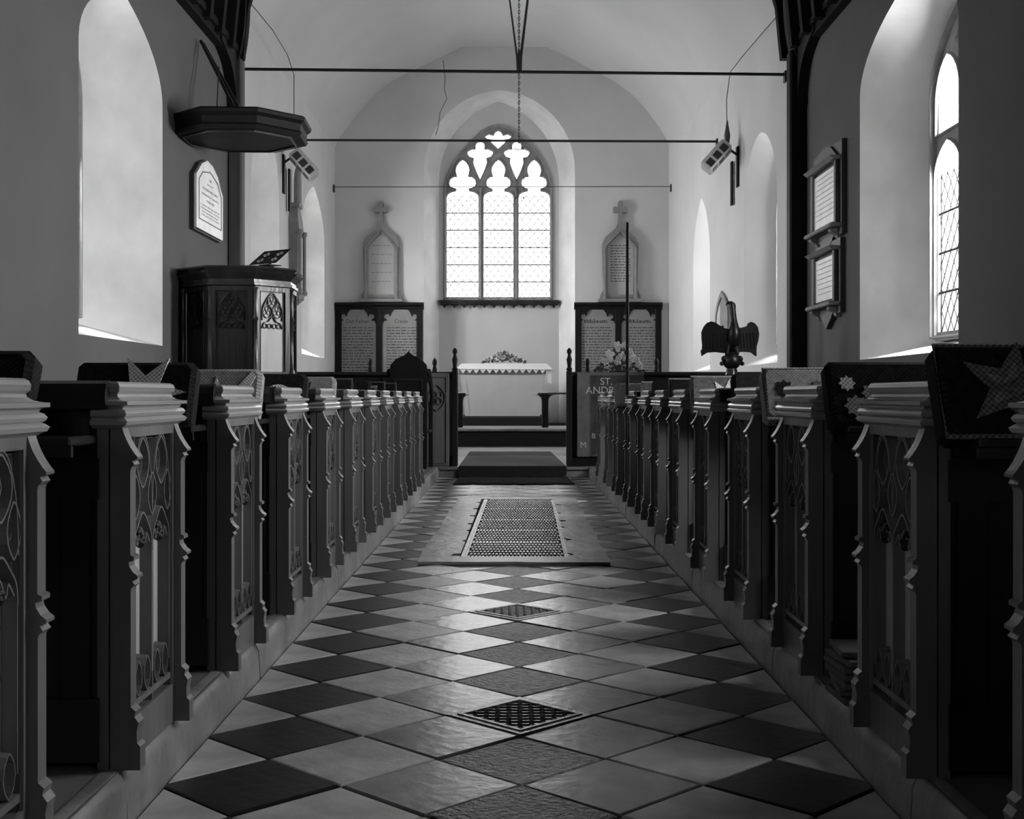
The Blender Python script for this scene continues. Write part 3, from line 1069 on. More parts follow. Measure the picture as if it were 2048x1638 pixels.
# side, pew index whose back carries it, aisle-side edge X (world), pad, piping, motif, label
KN = [
    (-1, 1, -1.03, 'knit_dark', None, 'none', 'plain black needlepoint kneeler at the very edge of the picture, on the pulpit side'),
    (-1, 2, -.93, 'knit_dark', None, 'starb', 'black needlepoint kneeler with a pale pointed star motif, on the pulpit side'),
    (-1, 3, -.93, 'knit_pale', None, 'bird', 'grey needlepoint kneeler with a cream bird spreading its wings'),
    (-1, 4, -.92, 'knit_dark', None, 'wheel', 'black needlepoint kneeler with a half round cream motif, on the pulpit side'),
    (-1, 5, -.925, 'knit_pale', None, 'leaf', 'pale needlepoint kneeler with dark foliage motif, on the pulpit side'),
    (-1, 6, -.955, 'knit_dark', 'knit_mid', 'none', 'dark kneeler with a grey piped edge, beyond the pale foliage one on the pulpit side'),
    (-1, 7, -.95, 'knit_dark', None, 'none', 'dark unpiped kneeler beside the one framed with a pale square'),
    (-1, 8, -.95, 'knit_dark', 'knit_mid', 'square', 'dark kneeler with a pale square border and small star'),
    (-1, 9, -.95, 'knit_dark', 'knit_mid', 'none', 'dark grey kneeler close to the carved clergy chair'),
    (1, 1, .885, 'knit_dark', 'knit_mid', 'star', 'large dark kneeler with pale star and piping at the picture edge, lectern side'),
    (1, 2, .905, 'knit_dark', None, 'flowersb', 'dark needlepoint kneeler with a spray of pale flowers, lectern side'),
    (1, 3, .905, 'knit_pale', 'knit_pale', 'flowers', 'pale needlepoint kneeler with dark flowers at its edge'),
    (1, 4, .965, 'knit_dark', None, 'none', 'plain black kneeler between two pale kneelers, lectern side'),
    (1, 5, .92, 'knit_mid', 'knit_pale', 'paleleaf', 'grey kneeler with white piping and a cream leaf'),
    (1, 6, .92, 'knit_dark', 'knit_pale', 'none', 'black kneeler with a bright piped edge, lectern side'),
    (1, 7, .92, 'knit_dark', None, 'none', 'small black kneeler beside the bright piped one, lectern side'),
    (1, 8, .945, 'knit_pale', 'knit_white', 'leaf', 'small pale kneeler with dark leaf near the staff'),
    (1, 9, .84, 'knit_mid', None, 'none', 'grey kneeler half hidden behind the tall staff'),
]
for side, pi, edge, pm, pip, mo, lab in KN:
    ysl, fxx = (LY, FXL) if side < 0 else (RY, FXR)
    yy = ysl[pi]
    cx = (edge + side * KW / 2)
    big = 1.0
    w_, h_ = (KW, KH)
    if side == 1 and pi == 1:
        w_, h_ = .40, .215
        cx = edge + w_ / 2
    k = empty('kneeler', (cx, yy - .155, PLAT + .744))
    k.rotation_euler = (math.radians(-24), 0, 0)
    tag(k, lab, 'kneeler', 'needlepoint kneelers on the pew ledges')
    link(kneeler_mesh(w_, h_, KT, pm), 'pad', k)
    for mm, poly in MOT[mo]:
        sgn = side
        MB().prism([(u * side if mo != 'bird' else u, v) for u, v in poly], lambda u, v, d: (u, d, v), -.004, .002).build('motif', mm, k)
    if pip:
        i = .004
        hw = w_ / 2 - i
        loop = [(-hw, i), (hw, i), (hw, h_ - i), (-hw, h_ - i)]
        for ypos in (.008,):
            pts = [(u, ypos, v) for u, v in loop] + [(loop[0][0], ypos, loop[0][1]), (loop[1][0], ypos, loop[1][1])]
            MB().tube(pts, .006, 6, False).build('piping', pip, k, True)

# ---- booklets stacked under a pew
for i in range(7):
    b = MB().box(-.13, .13, -.09, .09, 0, .018, .003).build('booklet', 'paper')
    b.location = (FXR + .12 + random.uniform(-.008, .008), 3.42 + random.uniform(-.01, .01), PLAT + .001 + i * .021)
    b.rotation_euler = (0, 0, random.uniform(-.15, .15))
    tag(b, 'thin dark booklet in the low stack under a lectern side pew, ' + ['lowest of all', 'second from the bottom', 'third from the bottom', 'the middle one', 'third from the top', 'second from the top', 'topmost'][i], 'booklet', 'stacked booklets under the pew')

# ================================================================== CHANCEL FURNITURE
# low stall fronts closing the chancel
def poppyhead(mb, x, y, z, s=1.0):
    mb.lathe([(.035 * s, z), (.05 * s, z + .02 * s), (.022 * s, z + .05 * s), (.026 * s, z + .09 * s), (.016 * s, z + .13 * s), (.024 * s, z + .155 * s), (.022 * s, z + .19 * s), (.004, z + .215 * s)], x, y, 10)
    for sg in (-1, 1):
        mb.ball((x + sg * .065 * s, y, z + .022 * s), .034 * s, 8, 5, (1.2, .8, .7))
        mb.ball((x + sg * .036 * s, y, z + .05 * s), .024 * s, 8, 5)

SY = 14.62
for sgn in (-1, 1):
    st = empty('stall_front', (0, SY, .116))
    xa, xb = (-3.2, -.70) if sgn < 0 else (.70, 3.2)
    tag(st, 'dark panelled stall front closing the chancel on the %s side of the opening' % ('pulpit' if sgn < 0 else 'lectern'), 'stall front', 'stall fronts at the chancel opening')
    MB().box(xa, xb, 0.02, .06, 0.04, 1.06).build('board', 'black_wood', st)
    MB().box(xa, xb, -0.03, .12, 1.06, 1.105, .012).build('top_rail', 'oak_h', st)
    MB().box(xa, xb, -.02, .08, 0, .10).build('plinth', 'black_wood', st)
    n = 6
    for i in range(n):
        u0, u1 = xa + (xb - xa) * i / n, xa + (xb - xa) * (i + 1) / n
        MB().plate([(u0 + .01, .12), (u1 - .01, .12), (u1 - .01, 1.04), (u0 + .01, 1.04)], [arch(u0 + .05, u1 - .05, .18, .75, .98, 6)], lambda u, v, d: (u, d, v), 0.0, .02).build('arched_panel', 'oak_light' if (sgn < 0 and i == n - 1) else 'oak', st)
    # end panel by the opening with carved rosette, and the finial post
    if sgn < 0:
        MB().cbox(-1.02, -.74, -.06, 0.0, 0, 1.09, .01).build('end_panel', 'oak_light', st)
        r = MB()
        fn = lambda u, v, d: (u, d, v)
        r.rib(ellipse((-.88, .80), .10, .15, 20, True), .014, fn, -.06, -.08, True)
        for q in range(4):
            r.rib(ellipse((-.88 + .04 * math.cos(q * math.pi / 2 + .78), .80 + .055 * math.sin(q * math.pi / 2 + .78)), .030, .038, 10), .010, fn, -.06, -.078, True)
        r.rib([(-.99, .04), (-.99, 1.04), (-.77, 1.04), (-.77, .04)], .016, fn, -.06, -.074, True)
        r.build('rosette', 'oak_light', st)
    px = -.675 if sgn < 0 else .665
    MB().cbox(px - .035, px + .035, -.05, .06, 0, 1.12, .01).build('post', 'oak', st)
    MB().lathe([(.028, 1.12), (.036, 1.14), (.022, 1.16), (.026, 1.20), (.034, 1.25), (.020, 1.29), (.018, 1.31), (.030, 1.335), (.028, 1.36), (.008, 1.385)], px, 0, 12).build('finial', 'black_wood', st, True)

for x, lab, sd in ((-1.94, 'pulpit', 0), (1.02, 'lectern', 1)):
    # choir stalls with poppyhead ends
    x2 = -1.06 if sd == 0 else 1.96
    y = 17.0
    s = empty('choir_stall', (0, y, .116))
    tag(s, 'dark choir stall with carved poppyhead ends behind the %s side stall front' % lab, 'choir stall', 'choir stalls in the chancel')
    MB().box(min(x, x2), max(x, x2), .0, .04, .05, 1.0).build('desk_front', 'black_wood', s)
    MB().box(min(x, x2), max(x, x2), -.05, .25, 1.0, 1.03, .008).build('desk_top', 'oak_h', s)
    MB().box(min(x, x2), max(x, x2), .45, .80, .40, .44).build('seat', 'oak_h', s)
    for xx in (x, x2):
        e = MB().box(xx - .03, xx + .03, -.05, .85, 0, 1.06, .01).build('end_board', 'black_wood', s)
        p = MB()
        poppyhead(p, xx, 0.0, 1.05, 1.35)
        p.build('poppyhead', 'black_wood', e, True)

# clergy chair with ogee back
ch = empty('clergy_chair', (-1.165, 13.98, PLAT))
tag(ch, 'dark carved clergy chair with a tall ogee-topped back beside the stall front', 'chair')
bk = [(-.20, 0.0), (-.20, .96), (-.235, .985), (-.235, 1.02), (-.20, 1.04), (-.215, 1.10), (-.20, 1.17), (-.14, 1.235), (-.06, 1.27), (-.02, 1.295), (0, 1.325), (.02, 1.295), (.06, 1.27), (.14, 1.235), (.20, 1.17), (.215, 1.10), (.20, 1.04), (.235, 1.02), (.235, .985), (.20, .96), (.20, 0)]
MB().prism(bk, lambda u, v, d: (u, d, v), 0, .05).build('backrest', 'black_wood', ch)
MB().plate([(-.17, .5), (.17, .5), (.17, 1.02), (-.17, 1.02)], [[(-.14, .53), (.14, .53), (.14, .99), (-.14, .99)]], lambda u, v, d: (u, d, v), -.01, .0).build('panel_frame', 'oak', ch)
MB().box(-.24, .24, .05, .50, .40, .44, .01).build('seat', 'oak_h', ch)
for sg in (-1, 1):
    MB().tube([(sg * .22, .05, 1.10), (sg * .23, .18, 1.03), (sg * .235, .32, .92), (sg * .235, .42, .80), (sg * .23, .47, .72)], [.03, .026, .022, .026, .03], 8).build('arm', 'oak_h', ch, True)
    MB().cbox(sg * .22 - .025, sg * .22 + .025, .44, .50, 0, .74, .006).build('leg', 'black_wood', ch)

# banner / embroidered frontal with lettering hung on the stall front
bn = empty('embroidered_banner', (.70 + .055, SY - .052, 0))
tag(bn, 'embroidered cloth banner with pale lettering hanging on the lectern side stall front', 'banner')
bw, bz0, bz1 = .78, .23, 1.215
MB().box(0, bw, 0, .02, bz0, bz1).build('cloth', 'banner', bn)
MB().box(0, .145, -.004, .0, bz0, bz1).box(.145, bw, -.004, 0, bz1 - .035, bz1).build('border', 'banner_edge', bn)
MB().box(.150, .157, -.006, 0, bz0, bz1 - .03).build('braid', 'knit_mid', bn)
for txt, size, tx, tz in (('ST.', .115, .34, 1.07), ('ANDREW', .12, .36, .965), ('M', .10, .072, .335), ('B', .085, .19, .445)):
    me = text_mesh(txt, size)
    me.materials.clear()
    me.materials.append(M['thread'])
    o = link(me, 'lettering', bn, (tx, -.004, tz - .0))
    o.rotation_euler = (math.radians(90), 0, 0)
MB().prism([(.17, .24), (.30, .30), (.42, .36), (.30, .26), (.5, .24)], lambda u, v, d: (u, d, v), -.003, 0).build('hem_motif', 'banner_edge', bn)

# communion rails
for sgn, x0, x1, lab in ((-1, -2.6, -.78, 'pulpit'), (1, .42, 2.5, 'lectern')):
    r = empty('communion_rail', (0, 20.75, .41))
    tag(r, 'dark oak communion rail with bracketed posts before the altar, %s side' % lab, 'altar rail', 'communion rails')
    z = .585
    MB().loft([[(x, -.07, z - .035), (x, -.075, z - .01), (x, -.05, z), (x, .05, z), (x, .075, z - .01), (x, .07, z - .035)] for x in (x0, x1)], caps=True).build('top_rail', 'oak_h', r)
    MB().box(x0, x1, -.02, .02, .04, .08).build('bottom_rail', 'oak', r)
    xe = x1 if sgn < 0 else x0
    xs = [xe - sgn * (-.09), xe + sgn * .9, xe + sgn * 1.7]
    if sgn < 0:
        xs = [x1 - .10, x1 - .95, x1 - 1.75]
    else:
        xs = [x0 + .12, x0 + .95, x0 + 1.75]
    for i, xx in enumerate(xs):
        MB().cbox(xx - .055, xx + .055, -.04, .04, 0, z - .03, .01).build('post', 'black_wood', r)
        for s2 in (-1, 1):
            c = curve([(.055, z - .16), (.065, z - .10), (.10, z - .06), (.17, z - .04)], 4)
            MB().prism([(xx + s2 * u, v) for u, v in c] + [(xx + s2 * .05, z - .035)], lambda u, v, d: (u, d, v), -.03, .03).build('bracket', 'black_wood', r)

# altar
al = empty('altar', (-.15, 23.2, .56))
tag(al, 'altar table with a grey frontal standing below the east window', 'altar')
MB().prism([(-.73, 0.0), (.66, 0.0), (.76, .82), (-.83, .82)], lambda u, v, d: (u, d, v), .0, .62).build('frontal', 'frontal', al)
MB().box(-.84, .77, -.02, .64, .78, .88).build('frontal_band', 'frontal_band', al)
for u0, u1 in ((-.72, -.66), (.58, .66)):
    MB().prism([(u0 + .02, .05), (u1 + .02, .05), (u1 + .08 * (1 if u0 > 0 else -1), .8), (u0 + .08 * (1 if u0 > 0 else -1), .8)], lambda u, v, d: (u, d, v), -.008, .0).build('frontal_fold', 'frontal', al)
ac = empty('altar_cloth', (-.15, 23.2, .56))
tag(ac, 'white linen cloth with a zigzag lace edge lying over the altar', 'altar cloth')
MB().loft([[(-.80, -.02, .975), (.78, -.02, .975), (.78, .64, .975), (-.80, .64, .975)], [(-.90, -.05, .875), (.90, -.05, .862), (.90, .66, .87), (-.90, .66, .87)]]).add([(-.80, -.02, .975), (.78, -.02, .975), (.78, .64, .975), (-.80, .64, .975)], [(0, 1, 2, 3)]).build('cloth', 'cloth', ac)
zz = [(-.83, .876)]
n = 13
for i in range(n):
    zz += [(-.83 + 1.60 * i / n + .005, .86), (-.83 + 1.60 * (i + .5) / n, .792), (-.83 + 1.60 * (i + 1) / n - .005, .86)]
zz += [(.77, .876)]
MB().prism(zz, lambda u, v, d: (u, d, v), -.035, -.030).build('lace_edge', 'cloth', ac)
MB().prism([(.79, .87), (.88, .87), (.87, .60), (.81, .62)], lambda u, v, d: (u, d, v), .0, .02).build('hanging_corner', 'cloth', ac)

def bouquet(name, loc, w, h, n_leaf, n_flow, pm, label, seed):
    random.seed(seed)
    o = empty(name, loc)
    tag(o, label, 'flowers')
    lf = MB()
    for i in range(n_leaf):
        a = random.uniform(0, 2 * math.pi)
        r = random.random() ** .6
        x = w / 2 * r * math.cos(a)
        y = w / 4 * r * math.sin(a)
        z = h * (1 - (abs(x) / (w / 2)) ** 1.1) * random.uniform(.1, .95) + .01
        L = random.uniform(.03, .07)
        dx, dz = random.uniform(-1, 1) + x / w * 2, random.uniform(-.1, 1)
        d = Vector((dx, random.uniform(-.6, .6), dz)).normalized() * L
        s = Vector((-d.z, random.uniform(-.02, .02), d.x)).normalized() * L * .28
        c = Vector((x, y, z))
        lf.add([c, c + d * .5 + s, c + d, c + d * .5 - s], [(0, 1, 2), (0, 2, 3)])
    f = lf.build('foliage', 'leaf', o)
    for i in range(n_flow):
        a = random.uniform(0, 2 * math.pi)
        r = random.random() ** .6 * .9
        x = w / 2 * r * math.cos(a)
        y = w / 4 * r * math.sin(a) - (.14 if w < .7 else .05)
        z = h * (1 - (abs(x) / (w / 2)) ** 1.2) * random.uniform(.35, 1.0) + .02
        q = random.uniform(.016, .030) * (1.25 if w < .7 else 1)
        b = MB()
        for p in range(5):
            t = 2 * math.pi * p / 5 + a
            b.ball((x + q * .8 * math.cos(t), y - .005, z + q * .8 * math.sin(t)), q * .62, 6, 3, (1, .4, 1))
        b.ball((x, y - .012, z), q * .4, 6, 3)
        b.build('blossom', pm if i % 3 else 'petal', o)
    return o
bouquet('flower_arrangement', (-.165, 23.45, 1.536), .80, .22, 240, 26, 'petal_grey', 'low spray of flowers and foliage lying on the altar top', 3)
fa = bouquet('flower_arrangement', (1.40, 16.3, 1.22), .66, .42, 300, 30, 'petal', 'tall bunch of white flowers on a pedestal behind the banner', 5)
MB().lathe([(.16, -1.10), (.17, -1.06), (.05, -1.0), (.04, -.3), (.06, -.1), (.13, -.04), (.14, .04), (.10, .05)], 0, 0, 14).build('pedestal', 'black_wood', fa, True)

# creed boards on the east wall
def creed(xa, xb, ya, yb, label, words):
    (X0, Z1), (X1, Z0) = pt(xa, ya, EAST), pt(xb, yb, EAST)
    o = empty('creed_board', ((X0 + X1) / 2, EAST - .001, 0))
    tag(o, label, 'text board', 'painted creed boards flanking the altar')
    w = (X1 - X0) / 2
    MB().box(-w, w, -.05, -.001, .42, Z1 - .05).build('backing', 'board', o)
    MB().loft([[(x, -.055, Z1 - .14), (x, -.075, Z1 - .12), (x, -.075, Z1 - .09), (x, -.12, Z1 - .05), (x, -.12, Z1 - .02), (x, -.06, Z1), (x, -.001, Z1), (x, -.001, Z1 - .14)] for x in (-w - .02, w + .02)], caps=True).build('cornice', 'black_wood', o)
    for u in (-w + .06, 0, w - .06):
        MB().cbox(u - .06, u + .06, -.085, -.05, .42, Z1 - .12, .01).build('upright', 'black_wood', o)
    for c in (-w / 2, w / 2):
        for sg in (-1, 1):
            hw = w / 2 - .06
            g = [(c + sg * hw, Z1 - .13), (c + sg * hw, Z1 - .42), (c + sg * (hw - .03), Z1 - .36), (c + sg * (hw - .10), Z1 - .35), (c + sg * (hw - .03), Z1 - .29),
                 (c + sg * (hw - .05), Z1 - .24), (c + sg * (hw - .12), Z1 - .22), (c + sg * (hw - .15), Z1 - .28), (c + sg * (hw - .18), Z1 - .20), (c + sg * (hw - .24), Z1 - .13)]
            MB().prism(g, lambda u, v, d: (u, d, v), -.075, -.05).build('cusped_spandrel', 'black_wood', o)
    for c, wd in zip((-w / 2, w / 2), words):
        me = text_mesh(wd, .10) if wd else None
        if me is None:
            hd = MB()
            x = c - .24
            r0 = random.Random(int(c * 50))
            while x < c + .22:
                L = r0.uniform(.012, .03)
                hd.box(x, x + L, -.052, -.050, Z1 - .40, Z1 - .40 + r0.uniform(.03, .075))
                x += L + .012
            me = hd.mesh('lettering', 'ink')
            link(me, 'lettering', o)['kind'] = 'stuff'
            me = None
        if me is not None:
            me.materials.clear()
            me.materials.append(M['ink'])
            q = link(me, 'lettering', o, (c, -.052, Z1 - .40))
            q.rotation_euler = (math.radians(90), 0, math.radians(0))
        ln = MB()
        z = Z1 - .50
        rr = random.Random(int(abs(c) * 100))
        while z > .95:
            x = c - w / 2 + .14
            while x < c + w / 2 - .14:
                L = rr.uniform(.03, .11)
                ln.box(x, min(x + L, c + w / 2 - .12), -.052, -.050, z, z + rr.uniform(.012, .02))
                x += L + .02
            z -= .055
        ln.build('small_lettering', 'ink', o)['kind'] = 'stuff'
creed(672, 846, 605, 760, 'dark framed two-panel board of painted texts on the wall behind the clergy chair', ('Our Father', 'Credo'))
creed(1150, 1322, 605, 760, 'dark framed two-panel board of painted texts on the wall behind the white flowers', ('', ''))

# ogee stone tablets with crosses above the boards
def tablet(cx, label, lettered):
    o = empty('ogee_wall_tablet', (pt(cx, 0, EAST)[0], EAST - .001, 0))
    tag(o, label, 'wall tablet', 'ogee wall tablets beside the east window')
    S = EAST / F_PX
    Z = lambda y: .95 + (HOR - y) * S
    hw = 38 * S
    L = [(-40, 600), (-40, 592), (-34, 580), (-36, 495), (-36, 488), (-30, 475), (-10, 458), (-5, 448), (-3.2, 425), (-9, 427), (-14, 425), (-14.5, 416), (-9, 414), (-3.5, 416), (-5, 408), (-3, 404), (0, 402.5)]
    out = [(u * S, Z(y)) for u, y in L] + [(-u * S, Z(y)) for u, y in reversed(L[:-1])]
    I = [(-26, 590), (-26, 497), (-22, 490), (-8, 474), (0, 466)]
    inn = [(u * S, Z(y)) for u, y in I] + [(-u * S, Z(y)) for u, y in reversed(I[:-1])]
    MB().plate(out, [inn], lambda u, v, d: (u, d, v), -.10, 0).build('frame', 'grey_stone', o)
    mo = MB()
    mo.rib(shrink(inn, .04), .05, lambda u, v, d: (u, d, v), -.10, -.13, True)
    for sg in (-1, 1):
        mo.lathe([(.04, Z(600)), (.045, Z(596)), (.028, Z(590)), (.026, Z(505)), (.036, Z(500)), (.036, Z(497))], sg * 31 * S, -.12, 8)
    mo.build('colonnettes', 'grey_stone', o, True)
    MB().prism(inn, lambda u, v, d: (u, d, v), -.03, -.005).build('inscription_panel', 'plaster_dim', o)
    MB().box(-44 * S, 44 * S, -.16, 0, Z(605), Z(598), .01).build('base', 'grey_stone', o)
    ln = MB()
    rr = random.Random(cx)
    for k in range(14 if lettered else 5):
        z = Z(492 + k * (5.5 if lettered else 18))
        x = -.19
        while x < .17:
            q = rr.uniform(.03, .09)
            ln.box(x, min(x + q, .2), -.032, -.030, z, z + .014)
            x += q + .018
    ln.build('small_lettering', 'ink' if lettered else 'grey_stone', o)['kind'] = 'stuff'
tablet(763, 'faded ogee-headed stone tablet with a cross finial, directly above the board behind the clergy chair', False)
tablet(1240, 'ogee-headed stone tablet with cross finial and dark lettering, above the board behind the flowers', True)

# tie rods
for i, (Yr, xa, xb, yy, lab) in enumerate(((15.32, 503, 1568, (138, 149), 'thick iron tie rod crossing the chancel, the topmost and nearest the nave'), (19.5, 597, 1428, (280, 283), 'iron tie rod crossing the chancel at the window head, behind the sounding board'),
                                           (23.9, 672, 1337, (374, 373), 'thin iron tie rod crossing just before the east wall'))):
    o = empty('tie_rod', (0, Yr, 0))
    tag(o, lab.replace(' and nearest the nave', ' one in view'), 'tie rod')
    A, B = pt(xa, yy[0], Yr), pt(xb, yy[1], Yr)
    xl = -3.40 - .03 * (Yr - Y_ARCH) / 9
    xr = chan_s(Yr, 0, 0)[0]
    MB().tube([(xl, 0, A[1]), (xr, 0, B[1])], [.019, .019, .008][i] if i < 2 else .007, 8).build('rod', 'iron', o)
    for X, Zc in ((xl + .012, A[1]), (xr - .012, B[1])):
        MB().cbox(X - .012, X + .012, -.05, .05, Zc - .10, Zc + .04, .004).build('end_plate', 'iron', o)

# hanging sanctuary lamp
LYY = 19.3
lx, lz = pt(1038, 145, LYY)
lamp = empty('sanctuary_lamp_chain', (lx, LYY, 0))
tag(lamp, 'long hanging chain and counterweight cords with a three-chain lamp ring before the east window', 'hanging lamp')
ztop = 7.60
for dx0, r in ((-.13, .012), (.12, .018)):
    MB().tube([(dx0 * 1.65, 0, ztop), (dx0 * .25, 0, lz + .25), (dx0 * .1, 0, lz)], [r, r * 1.2, r * 1.8], 8).build('cord', 'iron', lamp)
MB().lathe([(.01, lz - .02), (.03, lz), (.035, lz + .12), (.02, lz + .30), (.012, lz + .34)], 0, 0, 10).build('counterweight', 'iron', lamp, True)
z = ztop
zb = pt(0, 290, LYY)[1]
lk = MB()
k = 0
while z > zb:
    pts = [(.014 * math.cos(t) if k % 2 == 0 else 0, 0 if k % 2 == 0 else .014 * math.cos(t), z - .03 + .032 * math.sin(t)) for t in [2 * math.pi * q / 8 for q in range(9)]]
    lk.tube(pts, .0055, 5, False)
    z -= .05
    k += 1
lk.build('chain', 'iron', lamp)
MB().tube([(.07 * math.cos(t), .07 * math.sin(t), zb - .06) for t in [2 * math.pi * q / 16 for q in range(17)]], .006, 6, False).build('ring', 'iron', lamp)
for t in (0.2, 2.3, 4.4):
    c = MB()
    x, y_ = .07 * math.cos(t), .07 * math.sin(t)
    z = zb - .06
    zend = pt(0, 395, LYY)[1]
    while z > zend:
        c.tube([(x, y_, z), (x + .005, y_, z - .018), (x, y_, z - .034)], .0045, 5)
        z -= .037
    c.ball((x, y_, zend), .014, 8, 5)
    c.build('lamp_chain', 'iron', lamp)

# heaters
def heater(side):
    sg = -1 if side == 'n' else 1
    Y = 18.6 if side == 'n' else 18.0
    wx = chan_n(Y, 0, 0)[0] if side == 'n' else chan_s(Y, 0, 0)[0]
    h = empty('wall_heater', (wx, Y, 0))
    tag(h, 'boxy electric wall heater tilted down on its bracket, on the %s' % ('pulpit side chancel wall' if sg < 0 else 'lectern side chancel wall'), 'heater', 'tilted heaters on the chancel walls')
    zc = 4.35
    i = -sg
    MB().cbox(min(0, i * .03), max(0, i * .03), -.06, .06, zc - .40, zc + .18, .005).build('backboard', 'black_wood', h)
    MB().cbox(min(.03 * i, i * .06), max(.03 * i, i * .06), .25, .35, zc - .62, zc + .02, .005).build('backboard', 'black_wood', h)
    MB().tube([(0, 0, zc + .05), (i * .10, 0, zc + .12), (i * .18, 0, zc + .08)], .02, 8).build('bracket', 'iron', h, True)
    b = empty('housing_pivot', (0, 0, 0))
    bpy.data.objects.remove(b)
    ang = math.radians(48)
    R = Matrix.Translation((i * .30, -.05, zc)) @ Matrix.Rotation(i * ang, 4, 'Y') @ Matrix.Rotation(math.radians(-12), 4, 'X')
    def box(name, x0, x1, y0, y1, z0, z1, m, c=.006):
        q = MB().cbox(x0, x1, y0, y1, z0, z1, c)
        q.v = [tuple(R @ Vector(p)) for p in q.v]
        return q.build(name, m, h)
    box('housing', -.24, .24, -.13, .13, -.06, .13, 'lamp_metal', .02)
    for k in range(3):
        u = -.14 + k * .14
        box('heater_cell', u - .052, u + .052, -.138, -.128, -.04, .07, 'reflector')
        box('heater_cell', u - .048, u + .048, -.07, .07, -.068, -.058, 'reflector')
    return zc
heater('n')
heater('s')
for sg, pts in ((-1, [(500, 5, 15.4), (545, 60, 16.3), (575, 110, 17.4), (588, 150, 18.0), (588, 215, 18.3), (587, 280, 18.55), (593, 315, 18.6)]),
                (1, [(1578, 5, 15.4), (1530, 60, 16.2), (1487, 110, 17.1), (1460, 145, 17.6), (1453, 200, 17.9), (1454, 262, 18.0), (1452, 305, 18.0)])):
    P3 = []
    for x, y_, Yq in pts:
        X, Zq = pt(x, y_, Yq)
        lim = 3.38 if sg < 0 else abs(chan_s(Yq, 0, 0)[0]) - .02
        P3.append((X, Yq, Zq))
    tag(MB().tube(P3, .006, 6).build('heater_cable', 'iron'), 'thin dark cable running down from the ceiling to the heater on the %s side' % ('pulpit' if sg < 0 else 'lectern'), 'cable', 'cables feeding the heaters')
X, Z_ = pt(1454, 272, 18.0)
tag(MB().lathe([(.006, Z_ - .14), (.03, Z_ - .10), (.045, Z_), (.03, Z_ + .09), (.008, Z_ + .22)], X, 17.98, 8).build('cable_box', 'post', smooth=True), 'small spindle-shaped cable box above the lectern side heater', 'cable box')
cr = [pt(885, 115, 23.5), pt(889, 150, 23.5), pt(888, 175, 23.6), pt(893, 195, 23.6), pt(880, 225, 23.7), pt(876, 255, 23.7), pt(872, 272, 23.8)]
tag(MB().tube([(p[0], 23.7, p[1]) for p in cr], .006, 5).build('hanging_wire', 'iron'), 'thin crooked wire hanging beside the head of the east window arch', 'wire')

# monument with spire on the north chancel wall
mn = empty('gothic_monument', (-3.42, 19.3, 0))
tag(mn, 'tall grey gothic wall monument with spire and shafts, behind the pulpit', 'monument')
def mz(y_): return .95 + (HOR - y_) * 19.3 / F_PX
MB().lathe([(.02, mz(330)), (.05, mz(345)), (.06, mz(360)), (.06, mz(410))], .10, 0, 8).build('pinnacle', 'grey_stone', mn)
MB().loft([[(0, -.10 - a, z), (b, -.10 - a, z), (b, .10 + a, z), (0, .10 + a, z)] for a, b, z in ((.12, .16, mz(600)), (.12, .16, mz(592)), (.08, .13, mz(588)), (.08, .13, mz(470)), (.12, .16, mz(462)), (.12, .14, mz(440)), (.02, .12, mz(418)), (.06, .15, mz(415)), (.06, .15, mz(408)))], caps=True).build('canopy', 'grey_stone', mn)
for yy in (-.20, .20):
    MB().lathe([(.04, mz(590)), (.05, mz(584)), (.028, mz(578)), (.028, mz(475)), (.045, mz(468)), (.045, mz(462))], .17, yy, 10).build('shaft', 'grey_stone', mn, True)
MB().lathe([(.03, mz(612)), (.10, mz(604)), (.14, mz(597)), (.15, mz(590))], .06, 0, 8).build('corbel', 'grey_stone', mn)

# piscina niche on the lectern-side wall
pn = empty('piscina', (chan_s(19.1, 0, 0)[0], 19.1, 0))
tag(pn, 'small pointed stone piscina niche on the wall just above the eagle', 'niche')
po = arch(-.58, .58, 1.70, 2.10, 2.54, 6)
pi2 = arch(-.48, .48, 1.76, 2.08, 2.45, 6)
MB().plate(po, [pi2], lambda u, v, d: (-d, u, v), .03, 0).build('surround', 'grey_stone', pn)
MB().prism(pi2, lambda u, v, d: (-d, u, v), .0, .008).build('back_panel', 'grey_stone', pn)
MB().ball((-.02, -.10, 1.98), .03, 8, 5).build('hook', 'iron', pn)

# ================================================================== PULPIT AND SOUNDING BOARD
PC = (-2.83, 13.0)
def octo(R, z, ph=25.0):
    return [(R * math.sin(math.radians(ph + 45 * k)), -R * math.cos(math.radians(ph + 45 * k)), z) for k in range(8)]
pu = empty('pulpit', (PC[0], PC[1], PLAT))
tag(pu, 'octagonal dark oak pulpit with traceried panels against the plastered wall', 'pulpit')
ZT = 2.24 - PLAT
zb_ = 0.98
MB().loft([octo(.56, zb_), octo(.56, ZT - .10)], caps=True).build('drum', 'oak', pu)
MB().loft([octo(.30, .55), octo(.34, .62), octo(.46, .80), octo(.60, .92), octo(.62, .96), octo(.60, zb_)], caps=True).build('corbelled_base', 'oak', pu)
MB().loft([octo(.34, 0), octo(.34, .06), octo(.20, .12), octo(.18, .5), octo(.28, .56)], caps=True).build('stem', 'black_wood', pu)
MB().loft([octo(.58, ZT - .20), octo(.61, ZT - .19), octo(.61, ZT - .165), octo(.59, ZT - .16), octo(.59, ZT - .13), octo(.62, ZT - .10), octo(.655, ZT - .07), octo(.67, ZT - .05), octo(.64, ZT - .045), octo(.66, ZT - .02), octo(.64, ZT), octo(.52, ZT)], caps=True).build('cornice', 'oak_h', pu)
apo = .56 * math.cos(math.radians(22.5))
side = 2 * .56 * math.sin(math.radians(22.5))
